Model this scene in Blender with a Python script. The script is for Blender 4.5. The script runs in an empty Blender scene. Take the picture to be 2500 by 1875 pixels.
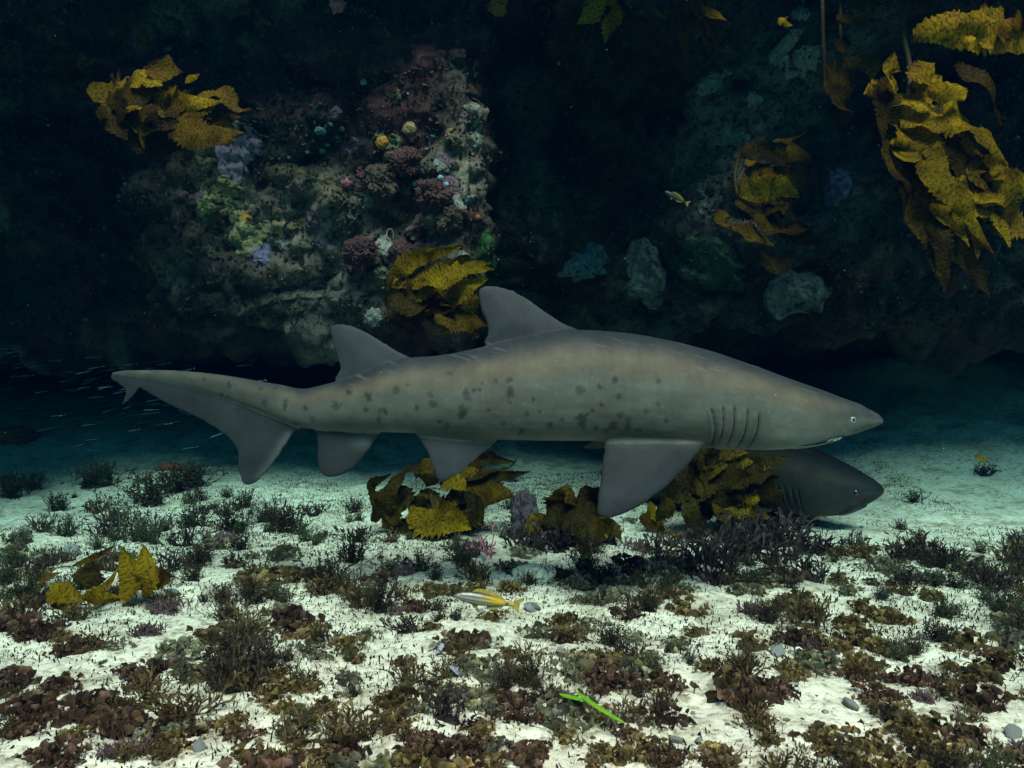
import bpy, bmesh, math, random
import numpy as np
from mathutils import Vector, Matrix
from mathutils.bvhtree import BVHTree
from mathutils.geometry import delaunay_2d_cdt

R = math.radians
scene = bpy.context.scene
COL = scene.collection

# ------------------------------------------------------------------ camera
F = 1962.0            # focal length in photo pixels (photo is 2500 x 1875)
CAMZ = 0.75
cam = bpy.data.cameras.new("camera")
cam.sensor_width = 36.0
cam.lens = 36.0 * F / 2500.0
cam.clip_start = 0.05
cam.clip_end = 200
cam.dof.use_dof = True
cam.dof.focus_distance = 2.75
cam.dof.aperture_fstop = 9.0
camo = bpy.data.objects.new("camera", cam)
camo.location = (0, 0, CAMZ)
camo.rotation_euler = (R(90), 0, 0)
COL.objects.link(camo)
scene.camera = camo

# ------------------------------------------------------------------ light
SUN_EL, SUN_AZ = R(52), R(10)      # azimuth: how far the sun stands to the right, behind the camera
world = bpy.data.worlds.new("World")
scene.world = world
world.use_nodes = True
wn = world.node_tree
sky = wn.nodes.new("ShaderNodeTexSky")
sky.sky_type = 'NISHITA'
sky.sun_disc = False
sky.sun_elevation = SUN_EL
sky.sun_rotation = R(180) - SUN_AZ
bg = wn.nodes['Background']
bg.inputs['Strength'].default_value = 0.05
wn.links.new(sky.outputs[0], bg.inputs['Color'])

sun = bpy.data.lights.new("sun", 'SUN')
sun.energy = 5.0
sun.angle = R(28.0)
sun.color = (1.0, 0.48, 0.39)
suno = bpy.data.objects.new("sun", sun)
to_sun = Vector((math.sin(SUN_AZ) * math.cos(SUN_EL), -math.cos(SUN_AZ) * math.cos(SUN_EL), math.sin(SUN_EL)))
suno.rotation_euler = (-to_sun).to_track_quat('-Z', 'Y').to_euler()
suno.location = to_sun * 30
COL.objects.link(suno)

vs = scene.view_settings
vs.view_transform = 'Standard'
vs.look = 'None'
vs.gamma = 1.0
vs.exposure = 2.12
cy = scene.cycles
cy.use_denoising = True
cy.max_bounces = 6
cy.diffuse_bounces = 3
cy.glossy_bounces = 2
cy.transmission_bounces = 3
cy.transparent_max_bounces = 6
cy.volume_bounces = 1
cy.caustics_reflective = False
cy.caustics_refractive = False

# ------------------------------------------------------------------ helpers
rng = np.random.default_rng(7)
random.seed(7)

def P(px, py, d):
    """photo pixel at distance d (along the view axis) -> world point"""
    return np.array([(px - 1250.0) / F * d, d, CAMZ - (py - 937.5) / F * d])

def smooth(a, b, x):
    t = np.clip((np.asarray(x, float) - a) / (b - a), 0, 1)
    return t * t * (3 - 2 * t)

def _hash(ix, iy, iz):
    h = (ix * 374761393 + iy * 668265263 + iz * 1274126177) & 0xFFFFFFFF
    h = ((h ^ (h >> 13)) * 1103515245) & 0xFFFFFFFF
    h = ((h ^ (h >> 15)) * 2246822519) & 0xFFFFFFFF
    return ((h ^ (h >> 16)) & 0xFFFFFF) / float(0xFFFFFF)

def vnoise(p):
    """smooth value noise in -1..1, p is (n,3)"""
    i = np.floor(p).astype(np.int64)
    f = p - i
    f = f * f * f * (f * (f * 6 - 15) + 10)
    i += 100000
    out = 0
    for a in (0, 1):
        wa = f[:, 0] if a else 1 - f[:, 0]
        for b in (0, 1):
            wb = f[:, 1] if b else 1 - f[:, 1]
            for c in (0, 1):
                wc = f[:, 2] if c else 1 - f[:, 2]
                out = out + wa * wb * wc * _hash(i[:, 0] + a, i[:, 1] + b, i[:, 2] + c)
    return out * 2 - 1

def fbm(p, octaves=4, gain=0.5):
    p = np.asarray(p, float)
    s, a, t = 0, 1.0, 0
    for k in range(octaves):
        s = s + a * vnoise(p * (2.03 ** k) + 17.3 * k)
        t += a
        a *= gain
    return s / t

def link_mesh(name, me, mat=None, parent=None):
    o = bpy.data.objects.new(name, me)
    COL.objects.link(o)
    if mat is not None and len(me.materials) == 0:
        for m in (mat if isinstance(mat, (list, tuple)) else [mat]):
            me.materials.append(m)
    if parent is not None:
        o.parent = parent
    return o

def mesh_from(name, verts, faces, smooth_shade=True, uv=None, col=None, mats=None):
    me = bpy.data.meshes.new(name)
    verts = np.asarray(verts, float)
    if isinstance(faces, np.ndarray):
        n, k = faces.shape
        me.vertices.add(len(verts))
        me.vertices.foreach_set('co', verts.ravel())
        me.loops.add(n * k)
        me.loops.foreach_set('vertex_index', faces.ravel().astype(np.int32))
        me.polygons.add(n)
        me.polygons.foreach_set('loop_start', (np.arange(n) * k).astype(np.int32))
        me.update(calc_edges=True)
    else:
        me.from_pydata([tuple(v) for v in verts], [], faces)
    me.validate()
    if smooth_shade:
        me.polygons.foreach_set('use_smooth', np.ones(len(me.polygons), bool))
    if mats is not None:
        me.polygons.foreach_set('material_index', np.asarray(mats, np.int32))
    if uv is not None:
        l = me.uv_layers.new(name='UVMap')
        vi = np.empty(len(me.loops), np.int32)
        me.loops.foreach_get('vertex_index', vi)
        l.data.foreach_set('uv', np.asarray(uv, float)[vi].ravel())
    if col is not None:
        set_col(me, col)
    me.update()
    return me

def set_col(me, col):
    a = me.color_attributes.new('col', 'FLOAT_COLOR', 'POINT')
    c = np.ones((len(me.vertices), 4))
    c[:, :3] = col
    a.data.foreach_set('color', c.ravel())

def grid_faces(nr, nc, wrap=False):
    r = np.arange(nr - 1)[:, None]
    c = np.arange(nc if wrap else nc - 1)[None, :]
    c2 = (c + 1) % nc
    return np.stack([r * nc + c, r * nc + c2, (r + 1) * nc + c2, (r + 1) * nc + c], -1).reshape(-1, 4)

def tag(o, label=None, cat=None, group=None, kind=None):
    if label: o['label'] = label
    if cat: o['category'] = cat
    if group: o['group'] = group
    if kind: o['kind'] = kind
    return o

def empty(name, loc):
    o = bpy.data.objects.new(name, None)
    o.empty_display_size = 0.05
    o.location = loc
    COL.objects.link(o)
    return o

# ------------------------------------------------------------------ materials
def new_mat(name):
    m = bpy.data.materials.new(name)
    m.use_nodes = True
    nt = m.node_tree
    return m, nt, nt.nodes['Principled BSDF']

def node(nt, t, **kw):
    n = nt.nodes.new(t)
    for k, v in kw.items():
        setattr(n, k, v)
    return n

def noise_node(nt, scale, detail=4, coord='Object', rough=0.55):
    tc = node(nt, 'ShaderNodeTexCoord')
    n = node(nt, 'ShaderNodeTexNoise')
    n.inputs['Scale'].default_value = scale
    n.inputs['Detail'].default_value = detail
    n.inputs['Roughness'].default_value = rough
    nt.links.new(tc.outputs[coord], n.inputs['Vector'])
    return n

def ramp(nt, fac, stops):
    r = node(nt, 'ShaderNodeValToRGB')
    els = r.color_ramp.elements
    while len(els) < len(stops):
        els.new(0.5)
    for e, (p, c) in zip(els, stops):
        e.position = p
        e.color = (*c, 1) if len(c) == 3 else c
    nt.links.new(fac, r.inputs['Fac'])
    return r

def mixc(nt, a, b, fac, mode='MIX'):
    m = node(nt, 'ShaderNodeMix', data_type='RGBA', blend_type=mode)
    for s, v in ((m.inputs[6], a), (m.inputs[7], b), (m.inputs[0], fac)):
        if isinstance(v, bpy.types.NodeSocket):
            nt.links.new(v, s)
        elif isinstance(v, (int, float)):
            s.default_value = v
        else:
            s.default_value = (*v, 1)
    return m.outputs[2]

def bump(nt, height, strength, dist, bsdf, prev=None):
    b = node(nt, 'ShaderNodeBump')
    b.inputs['Strength'].default_value = strength
    b.inputs['Distance'].default_value = dist
    nt.links.new(height, b.inputs['Height'])
    if prev is not None:
        nt.links.new(prev, b.inputs['Normal'])
    if bsdf is not None:
        nt.links.new(b.outputs[0], bsdf.inputs['Normal'])
    return b.outputs[0]

def leaf_mat(name, c1, c2, scale=40, trans=0.35, rough=0.5, spread=0.35, bump_s=0.3, bump_d=0.003, tint=False, spec=0.12):
    """thin plant tissue: mottled, lets light through, slightly different on every object"""
    m, nt, b = new_mat(name)
    n = noise_node(nt, scale, 4)
    r = ramp(nt, n.outputs['Fac'], [(0.3, c1), (0.7, c2)])
    oi = node(nt, 'ShaderNodeObjectInfo')
    mr = node(nt, 'ShaderNodeMapRange')
    mr.inputs['To Min'].default_value = 1 - spread
    mr.inputs['To Max'].default_value = 1 + spread
    nt.links.new(oi.outputs['Random'], mr.inputs['Value'])
    hsv = node(nt, 'ShaderNodeHueSaturation')
    nt.links.new(mr.outputs[0], hsv.inputs['Value'])
    if tint:
        at = node(nt, 'ShaderNodeAttribute', attribute_name='col')
        nt.links.new(mixc(nt, r.outputs[0], at.outputs['Color'], 1.0, 'MULTIPLY'), hsv.inputs['Color'])
    else:
        nt.links.new(r.outputs[0], hsv.inputs['Color'])
    nt.links.new(hsv.outputs[0], b.inputs['Base Color'])
    b.inputs['Roughness'].default_value = rough
    b.inputs['Specular IOR Level'].default_value = spec
    bump(nt, n.outputs['Fac'], bump_s, bump_d, b)
    tr = node(nt, 'ShaderNodeBsdfTranslucent')
    nt.links.new(hsv.outputs[0], tr.inputs['Color'])
    mx = node(nt, 'ShaderNodeMixShader')
    mx.inputs[0].default_value = trans
    nt.links.new(b.outputs[0], mx.inputs[1])
    nt.links.new(tr.outputs[0], mx.inputs[2])
    nt.links.new(mx.outputs[0], nt.nodes['Material Output'].inputs['Surface'])
    return m

def kelp_mat(name, c1, c2, c3, trans=0.4):
    """wrinkled kelp blade: ridges run across the blade (UV: u along in metres, v across in metres)"""
    m, nt, b = new_mat(name)
    tc = node(nt, 'ShaderNodeTexCoord')
    mp = node(nt, 'ShaderNodeMapping')
    mp.inputs['Scale'].default_value = (105, 62, 1)
    nt.links.new(tc.outputs['UV'], mp.inputs['Vector'])
    n = node(nt, 'ShaderNodeTexNoise')
    n.inputs['Scale'].default_value = 1.0
    n.inputs['Detail'].default_value = 3
    n.inputs['Distortion'].default_value = 0.6
    nt.links.new(mp.outputs[0], n.inputs['Vector'])
    big = noise_node(nt, 7, 3)
    r = ramp(nt, big.outputs['Fac'], [(0.3, c1), (0.5, c2), (0.72, c3)])
    rr = ramp(nt, n.outputs['Fac'], [(0.36, (0.22, 0.18, 0.16)), (0.56, (1, 1, 1))])  # darker wrinkle valleys paint crease shade into the blade colour
    c = mixc(nt, r.outputs[0], rr.outputs[0], 0.85, 'MULTIPLY')
    nt.links.new(c, b.inputs['Base Color'])
    b.inputs['Roughness'].default_value = 0.55
    b.inputs['Specular IOR Level'].default_value = 0.04
    bump(nt, n.outputs['Fac'], 0.9, 0.006, b)
    tr = node(nt, 'ShaderNodeBsdfTranslucent')
    nt.links.new(c, tr.inputs['Color'])
    mx = node(nt, 'ShaderNodeMixShader')
    mx.inputs[0].default_value = trans
    nt.links.new(b.outputs[0], mx.inputs[1])
    nt.links.new(tr.outputs[0], mx.inputs[2])
    nt.links.new(mx.outputs[0], nt.nodes['Material Output'].inputs['Surface'])
    return m

def plain_mat(name, c1, c2, scale=30, rough=0.8, bump_s=0.5, bump_d=0.01, spec=0.2, spread=0.0, detail=5):
    m, nt, b = new_mat(name)
    n = noise_node(nt, scale, detail)
    r = ramp(nt, n.outputs['Fac'], [(0.32, c1), (0.68, c2)])
    out = r.outputs[0]
    if spread:
        oi = node(nt, 'ShaderNodeObjectInfo')
        mr = node(nt, 'ShaderNodeMapRange')
        mr.inputs['To Min'].default_value = 1 - spread
        mr.inputs['To Max'].default_value = 1 + spread
        nt.links.new(oi.outputs['Random'], mr.inputs['Value'])
        hsv = node(nt, 'ShaderNodeHueSaturation')
        nt.links.new(mr.outputs[0], hsv.inputs['Value'])
        nt.links.new(out, hsv.inputs['Color'])
        out = hsv.outputs[0]
    nt.links.new(out, b.inputs['Base Color'])
    b.inputs['Roughness'].default_value = rough
    b.inputs['Specular IOR Level'].default_value = spec
    bump(nt, n.outputs['Fac'], bump_s, bump_d, b)
    return m

def col_mat(name, rough=0.6, spec=0.2, nscale=60, bump_s=0.3, bump_d=0.004, var=0.25):
    """vertex-colour material with fine mottling"""
    m, nt, b = new_mat(name)
    a = node(nt, 'ShaderNodeAttribute', attribute_name='col')
    n = noise_node(nt, nscale, 5)
    r = ramp(nt, n.outputs['Fac'], [(0.3, (1 - var,) * 3), (0.7, (1 + var,) * 3)])
    c = mixc(nt, a.outputs['Color'], r.outputs[0], 1.0, 'MULTIPLY')
    nt.links.new(c, b.inputs['Base Color'])
    b.inputs['Roughness'].default_value = rough
    b.inputs['Specular IOR Level'].default_value = spec
    bump(nt, n.outputs['Fac'], bump_s, bump_d, b)
    return m

# sand
M_SAND, nt, b = new_mat('sand')
n1 = noise_node(nt, 2.2, 5)
n2 = noise_node(nt, 420, 3)
n3 = noise_node(nt, 38, 6, rough=0.7)
c = ramp(nt, n1.outputs['Fac'], [(0.3, (0.68, 0.60, 0.48)), (0.7, (0.80, 0.73, 0.60))]).outputs[0]
c = mixc(nt, c, ramp(nt, n2.outputs['Fac'], [(0.3, (0.6, 0.56, 0.5)), (0.5, (1, 1, 1))]).outputs[0], 0.6, 'MULTIPLY')
c = mixc(nt, c, ramp(nt, n3.outputs['Fac'], [(0.36, (0.30, 0.25, 0.19)), (0.5, (1, 1, 1))]).outputs[0], 0.85, 'MULTIPLY')
n4 = noise_node(nt, 5.5, 6, rough=0.7)
c = mixc(nt, c, ramp(nt, n4.outputs['Fac'], [(0.36, (0.40, 0.34, 0.26)), (0.52, (1, 1, 1))]).outputs[0], 0.7, 'MULTIPLY')
# sand colour darkened far behind the reef, standing in for dimmer distant light
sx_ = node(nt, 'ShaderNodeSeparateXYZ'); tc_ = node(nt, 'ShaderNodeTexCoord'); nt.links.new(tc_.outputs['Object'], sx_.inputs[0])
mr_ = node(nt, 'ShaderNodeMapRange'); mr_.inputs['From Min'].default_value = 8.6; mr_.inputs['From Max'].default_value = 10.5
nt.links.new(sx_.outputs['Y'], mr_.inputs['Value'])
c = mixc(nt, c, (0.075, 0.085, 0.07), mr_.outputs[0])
nt.links.new(c, b.inputs['Base Color'])
b.inputs['Roughness'].default_value = 0.95
b.inputs['Specular IOR Level'].default_value = 0.1
nb = bump(nt, n3.outputs['Fac'], 0.6, 0.02, None)
bump(nt, n2.outputs['Fac'], 0.4, 0.002, b, nb)

# reef rock
M_REEF, nt, b = new_mat('reef_rock')
a = node(nt, 'ShaderNodeAttribute', attribute_name='col')
n1 = noise_node(nt, 9, 6, rough=0.65)
n2 = noise_node(nt, 45, 5, rough=0.7)
c = mixc(nt, a.outputs['Color'], ramp(nt, n1.outputs['Fac'], [(0.3, (0.35, 0.38, 0.36)), (0.5, (1, 1, 1)), (0.72, (1.5, 1.25, 1.2))]).outputs[0], 1.0, 'MULTIPLY')
c = mixc(nt, c, ramp(nt, n2.outputs['Fac'], [(0.3, (0.4, 0.42, 0.4)), (0.6, (1.2, 1.2, 1.15))]).outputs[0], 1.0, 'MULTIPLY')
nt.links.new(c, b.inputs['Base Color'])
b.inputs['Roughness'].default_value = 0.92
b.inputs['Specular IOR Level'].default_value = 0.1
nb = bump(nt, n1.outputs['Fac'], 0.8, 0.05, None)
bump(nt, n2.outputs['Fac'], 0.9, 0.015, b, nb)

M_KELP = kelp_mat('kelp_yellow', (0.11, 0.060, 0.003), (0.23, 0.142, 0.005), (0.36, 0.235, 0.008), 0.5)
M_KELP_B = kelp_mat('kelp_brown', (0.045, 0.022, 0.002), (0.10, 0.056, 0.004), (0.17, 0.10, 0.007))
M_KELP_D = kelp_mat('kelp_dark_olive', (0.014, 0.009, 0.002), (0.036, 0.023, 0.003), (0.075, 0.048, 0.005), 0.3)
M_STIPE = plain_mat('kelp_stipe', (0.025, 0.017, 0.006), (0.05, 0.035, 0.01), 40, 0.6)
# ------------------------------------------------------------------ the setting: sand
def ground_z(x, y):
    x = np.asarray(x, float); y = np.asarray(y, float)
    sh = np.shape(x)
    q = np.stack([x.ravel(), y.ravel(), np.zeros(x.size)], 1)
    z = 0.035 * fbm(q * 1.1 + 3.1, 3) + 0.020 * fbm(q * 4.5 + 9.7, 3)
    near = 1 - smooth(5.5, 8.0, q[:, 1])
    z += near * 0.010 * fbm(q * 16 + 5.2, 2)
    # bank of sand climbing at the back right, with slumped scallops
    bank = smooth(0.9, 3.4, q[:, 0] - 0.12 * (q[:, 1] - 4.5)) * smooth(4.5, 8.2, q[:, 1])
    sc = np.abs(fbm(q * np.array([1.5, 1.2, 1]) + 41.0, 2))
    z += bank * (0.95 + 0.22 * sc)
    z += smooth(4.2, 8.0, q[:, 1]) * 0.10
    z += (1 - smooth(-0.5, 1.2, q[:, 0])) * smooth(5.6, 9.0, q[:, 1]) * 0.62
    z += 3.0 * smooth(15.0, 27.0, q[:, 1])
    # low sand hump at the back left
    z += 0.10 * np.exp(-(((q[:, 0] + 2.5) / 0.45) ** 2 + ((q[:, 1] - 5.6) / 0.5) ** 2))
    return z.reshape(sh)

def axis(segs):
    out = []
    for a, b_, st in segs:
        out.append(np.arange(a, b_, st))
    return np.concatenate(out + [np.array([segs[-1][1]])])

gx = axis([(-14, -4.2, 0.3), (-4.2, -1.9, 0.03), (-1.9, 1.9, 0.014), (1.9, 4.2, 0.03), (4.2, 14, 0.3)])
gy = axis([(-10, 1.2, 0.3), (1.2, 3.6, 0.014), (3.6, 6.5, 0.03), (6.5, 10, 0.08), (10, 30, 0.3)])
GX, GY = np.meshgrid(gx, gy)
GZ = ground_z(GX, GY)
gm = mesh_from('sand', np.stack([GX, GY, GZ], -1).reshape(-1, 3), grid_faces(len(gy), len(gx)))
tag(link_mesh('sandy_seabed', gm, M_SAND), kind='structure')

# ------------------------------------------------------------------ the setting: undercut reef wall
def curve1(xs, pts):
    pts = np.array(pts, float)
    k = np.clip(np.searchsorted(pts[:, 0], xs) - 1, 0, len(pts) - 2)
    t = np.clip((xs - pts[k, 0]) / (pts[k + 1, 0] - pts[k, 0]), 0, 1)
    t = t * t * (3 - 2 * t)
    return pts[k, 1] * (1 - t) + pts[k + 1, 1] * t

rx = axis([(-13, -4.6, 0.25), (-4.6, -3.2, 0.04), (-3.2, 3.2, 0.018), (3.2, 4.6, 0.04), (4.6, 13, 0.25)])
btr = curve1(rx, [(-13, -0.6), (-2.7, -0.55), (-2.0, 0.10), (-1.0, 0.12), (-0.25, 0.30), (-0.12, 0.22), (0.02, -0.45), (0.9, -0.42), (1.5, 0.10), (2.2, 0.30), (13, 0.5)])
edge = curve1(rx, [(-13, 2.25), (-2.5, 2.25), (-2.0, 3.9), (-1.5, 4.2), (-0.9, 4.05), (-0.3, 4.5), (0.05, 4.4), (0.22, 2.3), (0.95, 2.3), (1.15, 4.0), (1.5, 4.1), (1.75, 2.9), (13, 2.65)])  # unseen lip above the frame, shaped per column to shade wall and sand
lipz = curve1(rx, [(-13, 1.0), (-2.0, 0.95), (-1.0, 1.0), (-0.2, 1.05), (0.5, 1.08), (1.2, 1.0), (2.0, 1.10), (13, 1.1)])
NX = len(rx)
backy = np.full(NX, 10.3)
backz = np.full(NX, 0.62)
back0 = np.full(NX, -0.6)
prof_n = [6, 16, 30, 26, 34, 40, 18, 12, 6, 6, 6]
f_y = 4.95 - btr
ye = np.minimum(edge, f_y - 0.38)
ctl = np.stack([
    np.stack([backy + 0.4, back0], -1),
    np.stack([backy, backz], -1),
    np.stack([(f_y + 0.42 + backy) / 2, np.full(NX, 1.02)], -1),
    np.stack([f_y + 0.42, lipz + 0.02], -1),
    np.stack([f_y + 0.05, lipz + 0.26], -1),
    np.stack([f_y - 0.04, np.full(NX, 1.95)], -1),
    np.stack([f_y - 0.16, np.full(NX, 2.58)], -1),
    np.stack([(ye + f_y) / 2, np.full(NX, 2.84)], -1),
    np.stack([ye, np.full(NX, 2.90)], -1),
    np.stack([ye + 0.15, np.full(NX, 3.08)], -1),
    np.stack([(ye + backy) / 2, np.full(NX, 3.12)], -1),
    np.stack([backy + 0.4, np.full(NX, 3.12)], -1)])
rows = []
for k in range(len(prof_n)):
    p0, p1, p2, p3 = ctl[max(k - 1, 0)], ctl[k], ctl[k + 1], ctl[min(k + 2, len(ctl) - 1)]
    # tension-limited Catmull-Rom
    l = np.linalg.norm(p2 - p1, axis=-1, keepdims=True)
    def tg(a, c_):
        v = c_ - a
        return v / np.maximum(np.linalg.norm(v, axis=-1, keepdims=True), 1e-6) * l * 0.7
    m1, m2 = tg(p0, p2), tg(p1, p3)
    for t in np.arange(prof_n[k]) / prof_n[k]:
        rows.append((2 * t**3 - 3 * t**2 + 1) * p1 + (t**3 - 2 * t**2 + t) * m1 + (-2 * t**3 + 3 * t**2) * p2 + (t**3 - t**2) * m2)
rows.append(ctl[-1])
rows = np.array(rows)                          # (NR, NX, 2)
NR = len(rows)
V = np.stack([np.broadcast_to(rx, (NR, NX)), rows[..., 0], rows[..., 1]], -1)
du = np.gradient(V, axis=0); dv = np.gradient(V, axis=1)
N = np.cross(dv, du)
N /= np.maximum(np.linalg.norm(N, axis=-1, keepdims=True), 1e-9)
# make normals point out of the rock: the wall front must face -y
mid = N[sum(prof_n[:5]), NX // 2]
if mid[1] > 0:
    N = -N
q = V.reshape(-1, 3)
def billow(p, o=3):
    return np.abs(fbm(p, o)) * 2 - 0.5
disp = 0.20 * fbm(q * 1.3 + 2.0, 2) + 0.13 * billow(q * 2.6 + 11.0, 2) + 0.060 * billow(q * 6.5 + 5.0, 2) + 0.026 * fbm(q * 15 + 1.0, 2) + 0.016 * billow(q * 31 + 8.0, 1)
fr = np.arange(NR)
fade = np.interp(fr, [0, prof_n[0], sum(prof_n[:3]), sum(prof_n[:7]), sum(prof_n[:8]), NR - 1], [0.2, 0.6, 1.0, 0.9, 0.5, 0.3])
V2 = (q + N.reshape(-1, 3) * (disp * np.repeat(fade, NX))[:, None])
# colour: dark turf and coralline crusts, pale crust on the ridges
a1 = fbm(q * 1.7 + 31, 3); a2 = fbm(q * 4.2 + 57, 3); a3 = fbm(q * 3.1 + 91, 3)
base = np.array([0.021, 0.022, 0.020])
colr = np.repeat(base[None], len(q), 0)
def blend(c_, colour, w):
    w = np.clip(w, 0, 1)[:, None]
    return c_ * (1 - w) + np.array(colour) * w
colr = blend(colr, (0.050, 0.027, 0.027), smooth(0.02, 0.35, a1))
colr = blend(colr, (0.062, 0.052, 0.034), smooth(0.05, 0.4, a2))
colr = blend(colr, (0.014, 0.025, 0.022), smooth(0.1, 0.45, a3))
colr = blend(colr, (0.105, 0.098, 0.085), smooth(0.12, 0.42, -a1 + 0.45 * a2) * 0.8)
# pale column, brightened in its colour as if sunlit, green film low on its right side
def spot(cx, cz, sx, sz):
    return np.exp(-(((q[:, 0] - cx) / sx) ** 2 + ((q[:, 2] - cz) / sz) ** 2)) * (q[:, 1] < 5.6)
colr = blend(colr, (0.24, 0.215, 0.18), 0.9 * spot(-0.27, 2.0, 0.15, 0.45) * smooth(-0.35, 0.25, a2 + 0.6 * a3))
colr = blend(colr, (0.07, 0.13, 0.045), 0.9 * spot(-0.12, 1.35, 0.10, 0.24))
colr = blend(colr, (0.20, 0.185, 0.16), 0.8 * spot(1.35, 2.2, 0.32, 0.5))
colr = blend(colr, (0.17, 0.145, 0.125), 0.75 * spot(-1.15, 1.55, 0.5, 0.35))  # paler patch puts sunlight on the buttress into the rock colour
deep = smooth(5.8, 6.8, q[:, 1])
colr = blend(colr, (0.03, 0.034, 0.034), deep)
colr *= 0.95
reef_me = mesh_from('reef', V2, grid_faces(NR, NX), col=colr)
REEF = tag(link_mesh('reef_wall', reef_me, M_REEF), kind='structure')
bvh = BVHTree.FromPolygons([Vector(v) for v in V2], [tuple(f) for f in grid_faces(NR, NX)])
CAMV = Vector((0, 0, CAMZ))

def hit(px, py):
    d = Vector(P(px, py, 1.0)) - CAMV
    d.normalize()
    p, n, i, t = bvh.ray_cast(CAMV, d)
    if p is None:
        return None, None
    if n.dot(d) > 0:
        n = -n
    return p, n
#PART2
# ------------------------------------------------------------------ sharks
SH_TOP = [(2156, 1026), (2150, 1018), (2139, 1009), (2124, 1000.6), (2084, 981), (2030, 961), (1965, 938), (1896, 913), (1821, 886), (1746, 860), (1672, 839), (1597, 823), (1523, 812), (1448, 806), (1403, 805), (1340, 812), (1249, 832), (1194, 843), (1145, 854), (1095, 865), (1045, 871), (996, 873), (930, 893), (866, 922), (797, 937), (740, 952), (697, 941), (623, 928), (548, 916), (478, 907), (399, 902), (300, 903), (275, 908)]
SH_BOT = [(2156, 1032), (2150, 1035), (2134, 1041), (2094, 1055), (2040, 1070), (2030, 1078), (1995, 1085), (1945, 1093), (1876, 1098), (1821, 1099), (1771, 1095), (1716, 1090), (1600, 1082), (1473, 1076), (1350, 1075), (1222, 1073), (1120, 1066), (1015, 1057), (946, 1055), (860, 1050), (772, 1046), (735, 1046), (700, 1030), (650, 1010), (600, 990), (550, 972), (500, 958), (450, 944), (400, 933), (350, 924), (300, 916), (275, 912)]
SH_W = [(2157, 0.004), (2150, 0.022), (2139, 0.036), (2124, 0.048), (2084, 0.068), (2030, 0.088), (1965, 0.106), (1895, 0.124), (1800, 0.143), (1700, 0.155), (1600, 0.164), (1450, 0.170), (1300, 0.164), (1200, 0.150), (1100, 0.132), (1000, 0.112), (900, 0.090), (800, 0.064), (735, 0.046), (650, 0.034), (550, 0.026), (450, 0.019), (350, 0.013), (275, 0.006)]
def lin(pts, x):
    pts = sorted(pts)
    return np.interp(x, [p[0] for p in pts], [p[1] for p in pts])

DORSAL1 = [(1418, 812), (1403, 800), (1379, 791), (1339, 767), (1299, 737), (1259, 712), (1219, 699), (1190, 696), (1170, 702), (1166, 719), (1172, 749), (1184, 779), (1194, 804), (1187, 824), (1177, 841), (1210, 842), (1249, 838), (1252, 880), (1400, 860)]
DORSAL2 = [(1010, 880), (996, 869), (961, 851), (921, 826), (886, 806), (851, 793), (826, 790), (807, 794), (805, 809), (814, 844), (829, 884), (831, 904), (814, 929), (840, 931), (866, 929), (870, 965), (990, 920)]
ANAL = [(935, 1050), (921, 1064), (896, 1107), (866, 1142), (831, 1162), (802, 1167), (782, 1155), (774, 1127), (777, 1088), (769, 1046), (790, 1015), (920, 1020)]
CAUDAL = [(735, 1045), (715, 1058), (682, 1112), (648, 1157), (623, 1180), (603, 1186), (590, 1180), (583, 1147), (580, 1098), (558, 1068), (523, 1043), (478, 1018), (424, 993), (384, 973), (358, 957), (343, 945), (318, 976), (295, 993), (305, 968), (312, 953), (290, 938), (265, 921), (275, 909), (400, 915), (550, 940), (650, 975), (740, 1000)]
PELVIC = [(1222, 1068), (1175, 1112), (1120, 1157), (1085, 1178), (1068, 1175), (1055, 1137), (1040, 1098), (1013, 1056), (1030, 1030), (1215, 1035)]
PECT = [(1722, 1084), (1677, 1140), (1627, 1189), (1577, 1227), (1528, 1254), (1493, 1266), (1466, 1264), (1455, 1249), (1460, 1207), (1470, 1137), (1476, 1078), (1500, 1046), (1600, 1030), (1715, 1048)]
GILLS = [((1708, 995), (1722, 1091)), ((1735, 991), (1733, 1094)), ((1762, 992), (1755, 1096)), ((1794, 996), (1781, 1098)), ((1822, 1007), (1807, 1099))]
SPOTS = [(1406, 953, 11), (1486, 928, 7), (1493, 964, 10), (1450, 945, 8), (1413, 1019, 15), (1415, 1036, 9), (1445, 1040, 7), (1500, 1011, 9), (1485, 1034, 9), (1520, 1021, 8), (1519, 1038, 7), (1365, 1019, 7), (1456, 985, 6), (1435, 998, 6), (1285, 1006, 8), (1272, 1048, 9), (1246, 955, 10), (1243, 965, 9), (1244, 926, 8), (1212, 929, 6), (1145, 965, 9), (1136, 998, 12), (1134, 1010, 9), (1144, 955, 7), (1162, 951, 5), (1247, 980, 5), (1584, 932, 7), (1607, 1021, 8), (1585, 983, 6), (1544, 1045, 7), (1066, 987, 10), (1062, 962, 7), (1026, 992, 6), (943, 1000, 10), (937, 1020, 8), (953, 1006, 6), (910, 963, 8), (913, 972, 7), (905, 998, 6), (830, 988, 11), (861, 957, 8), (845, 985, 5), (755, 994, 8), (704, 987, 10), (651, 982, 11), (640, 948, 6), (564, 940, 8), (545, 963, 6), (560, 967, 6), (582, 1001, 9), (654, 1030, 7), (725, 1032, 7), (772, 1022, 7), (678, 948, 6), (920, 903, 8), (978, 952, 8), (1005, 939, 6), (1105, 912, 7), (1180, 935, 6), (1175, 950, 5), (1095, 1036, 7), (1080, 1026, 6), (1300, 973, 6), (1340, 1035, 8), (1560, 1000, 6), (1230, 1030, 7), (1195, 998, 5), (500, 925, 6), (470, 930, 5), (1470, 1047, 6), (1315, 1000, 5)]

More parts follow.
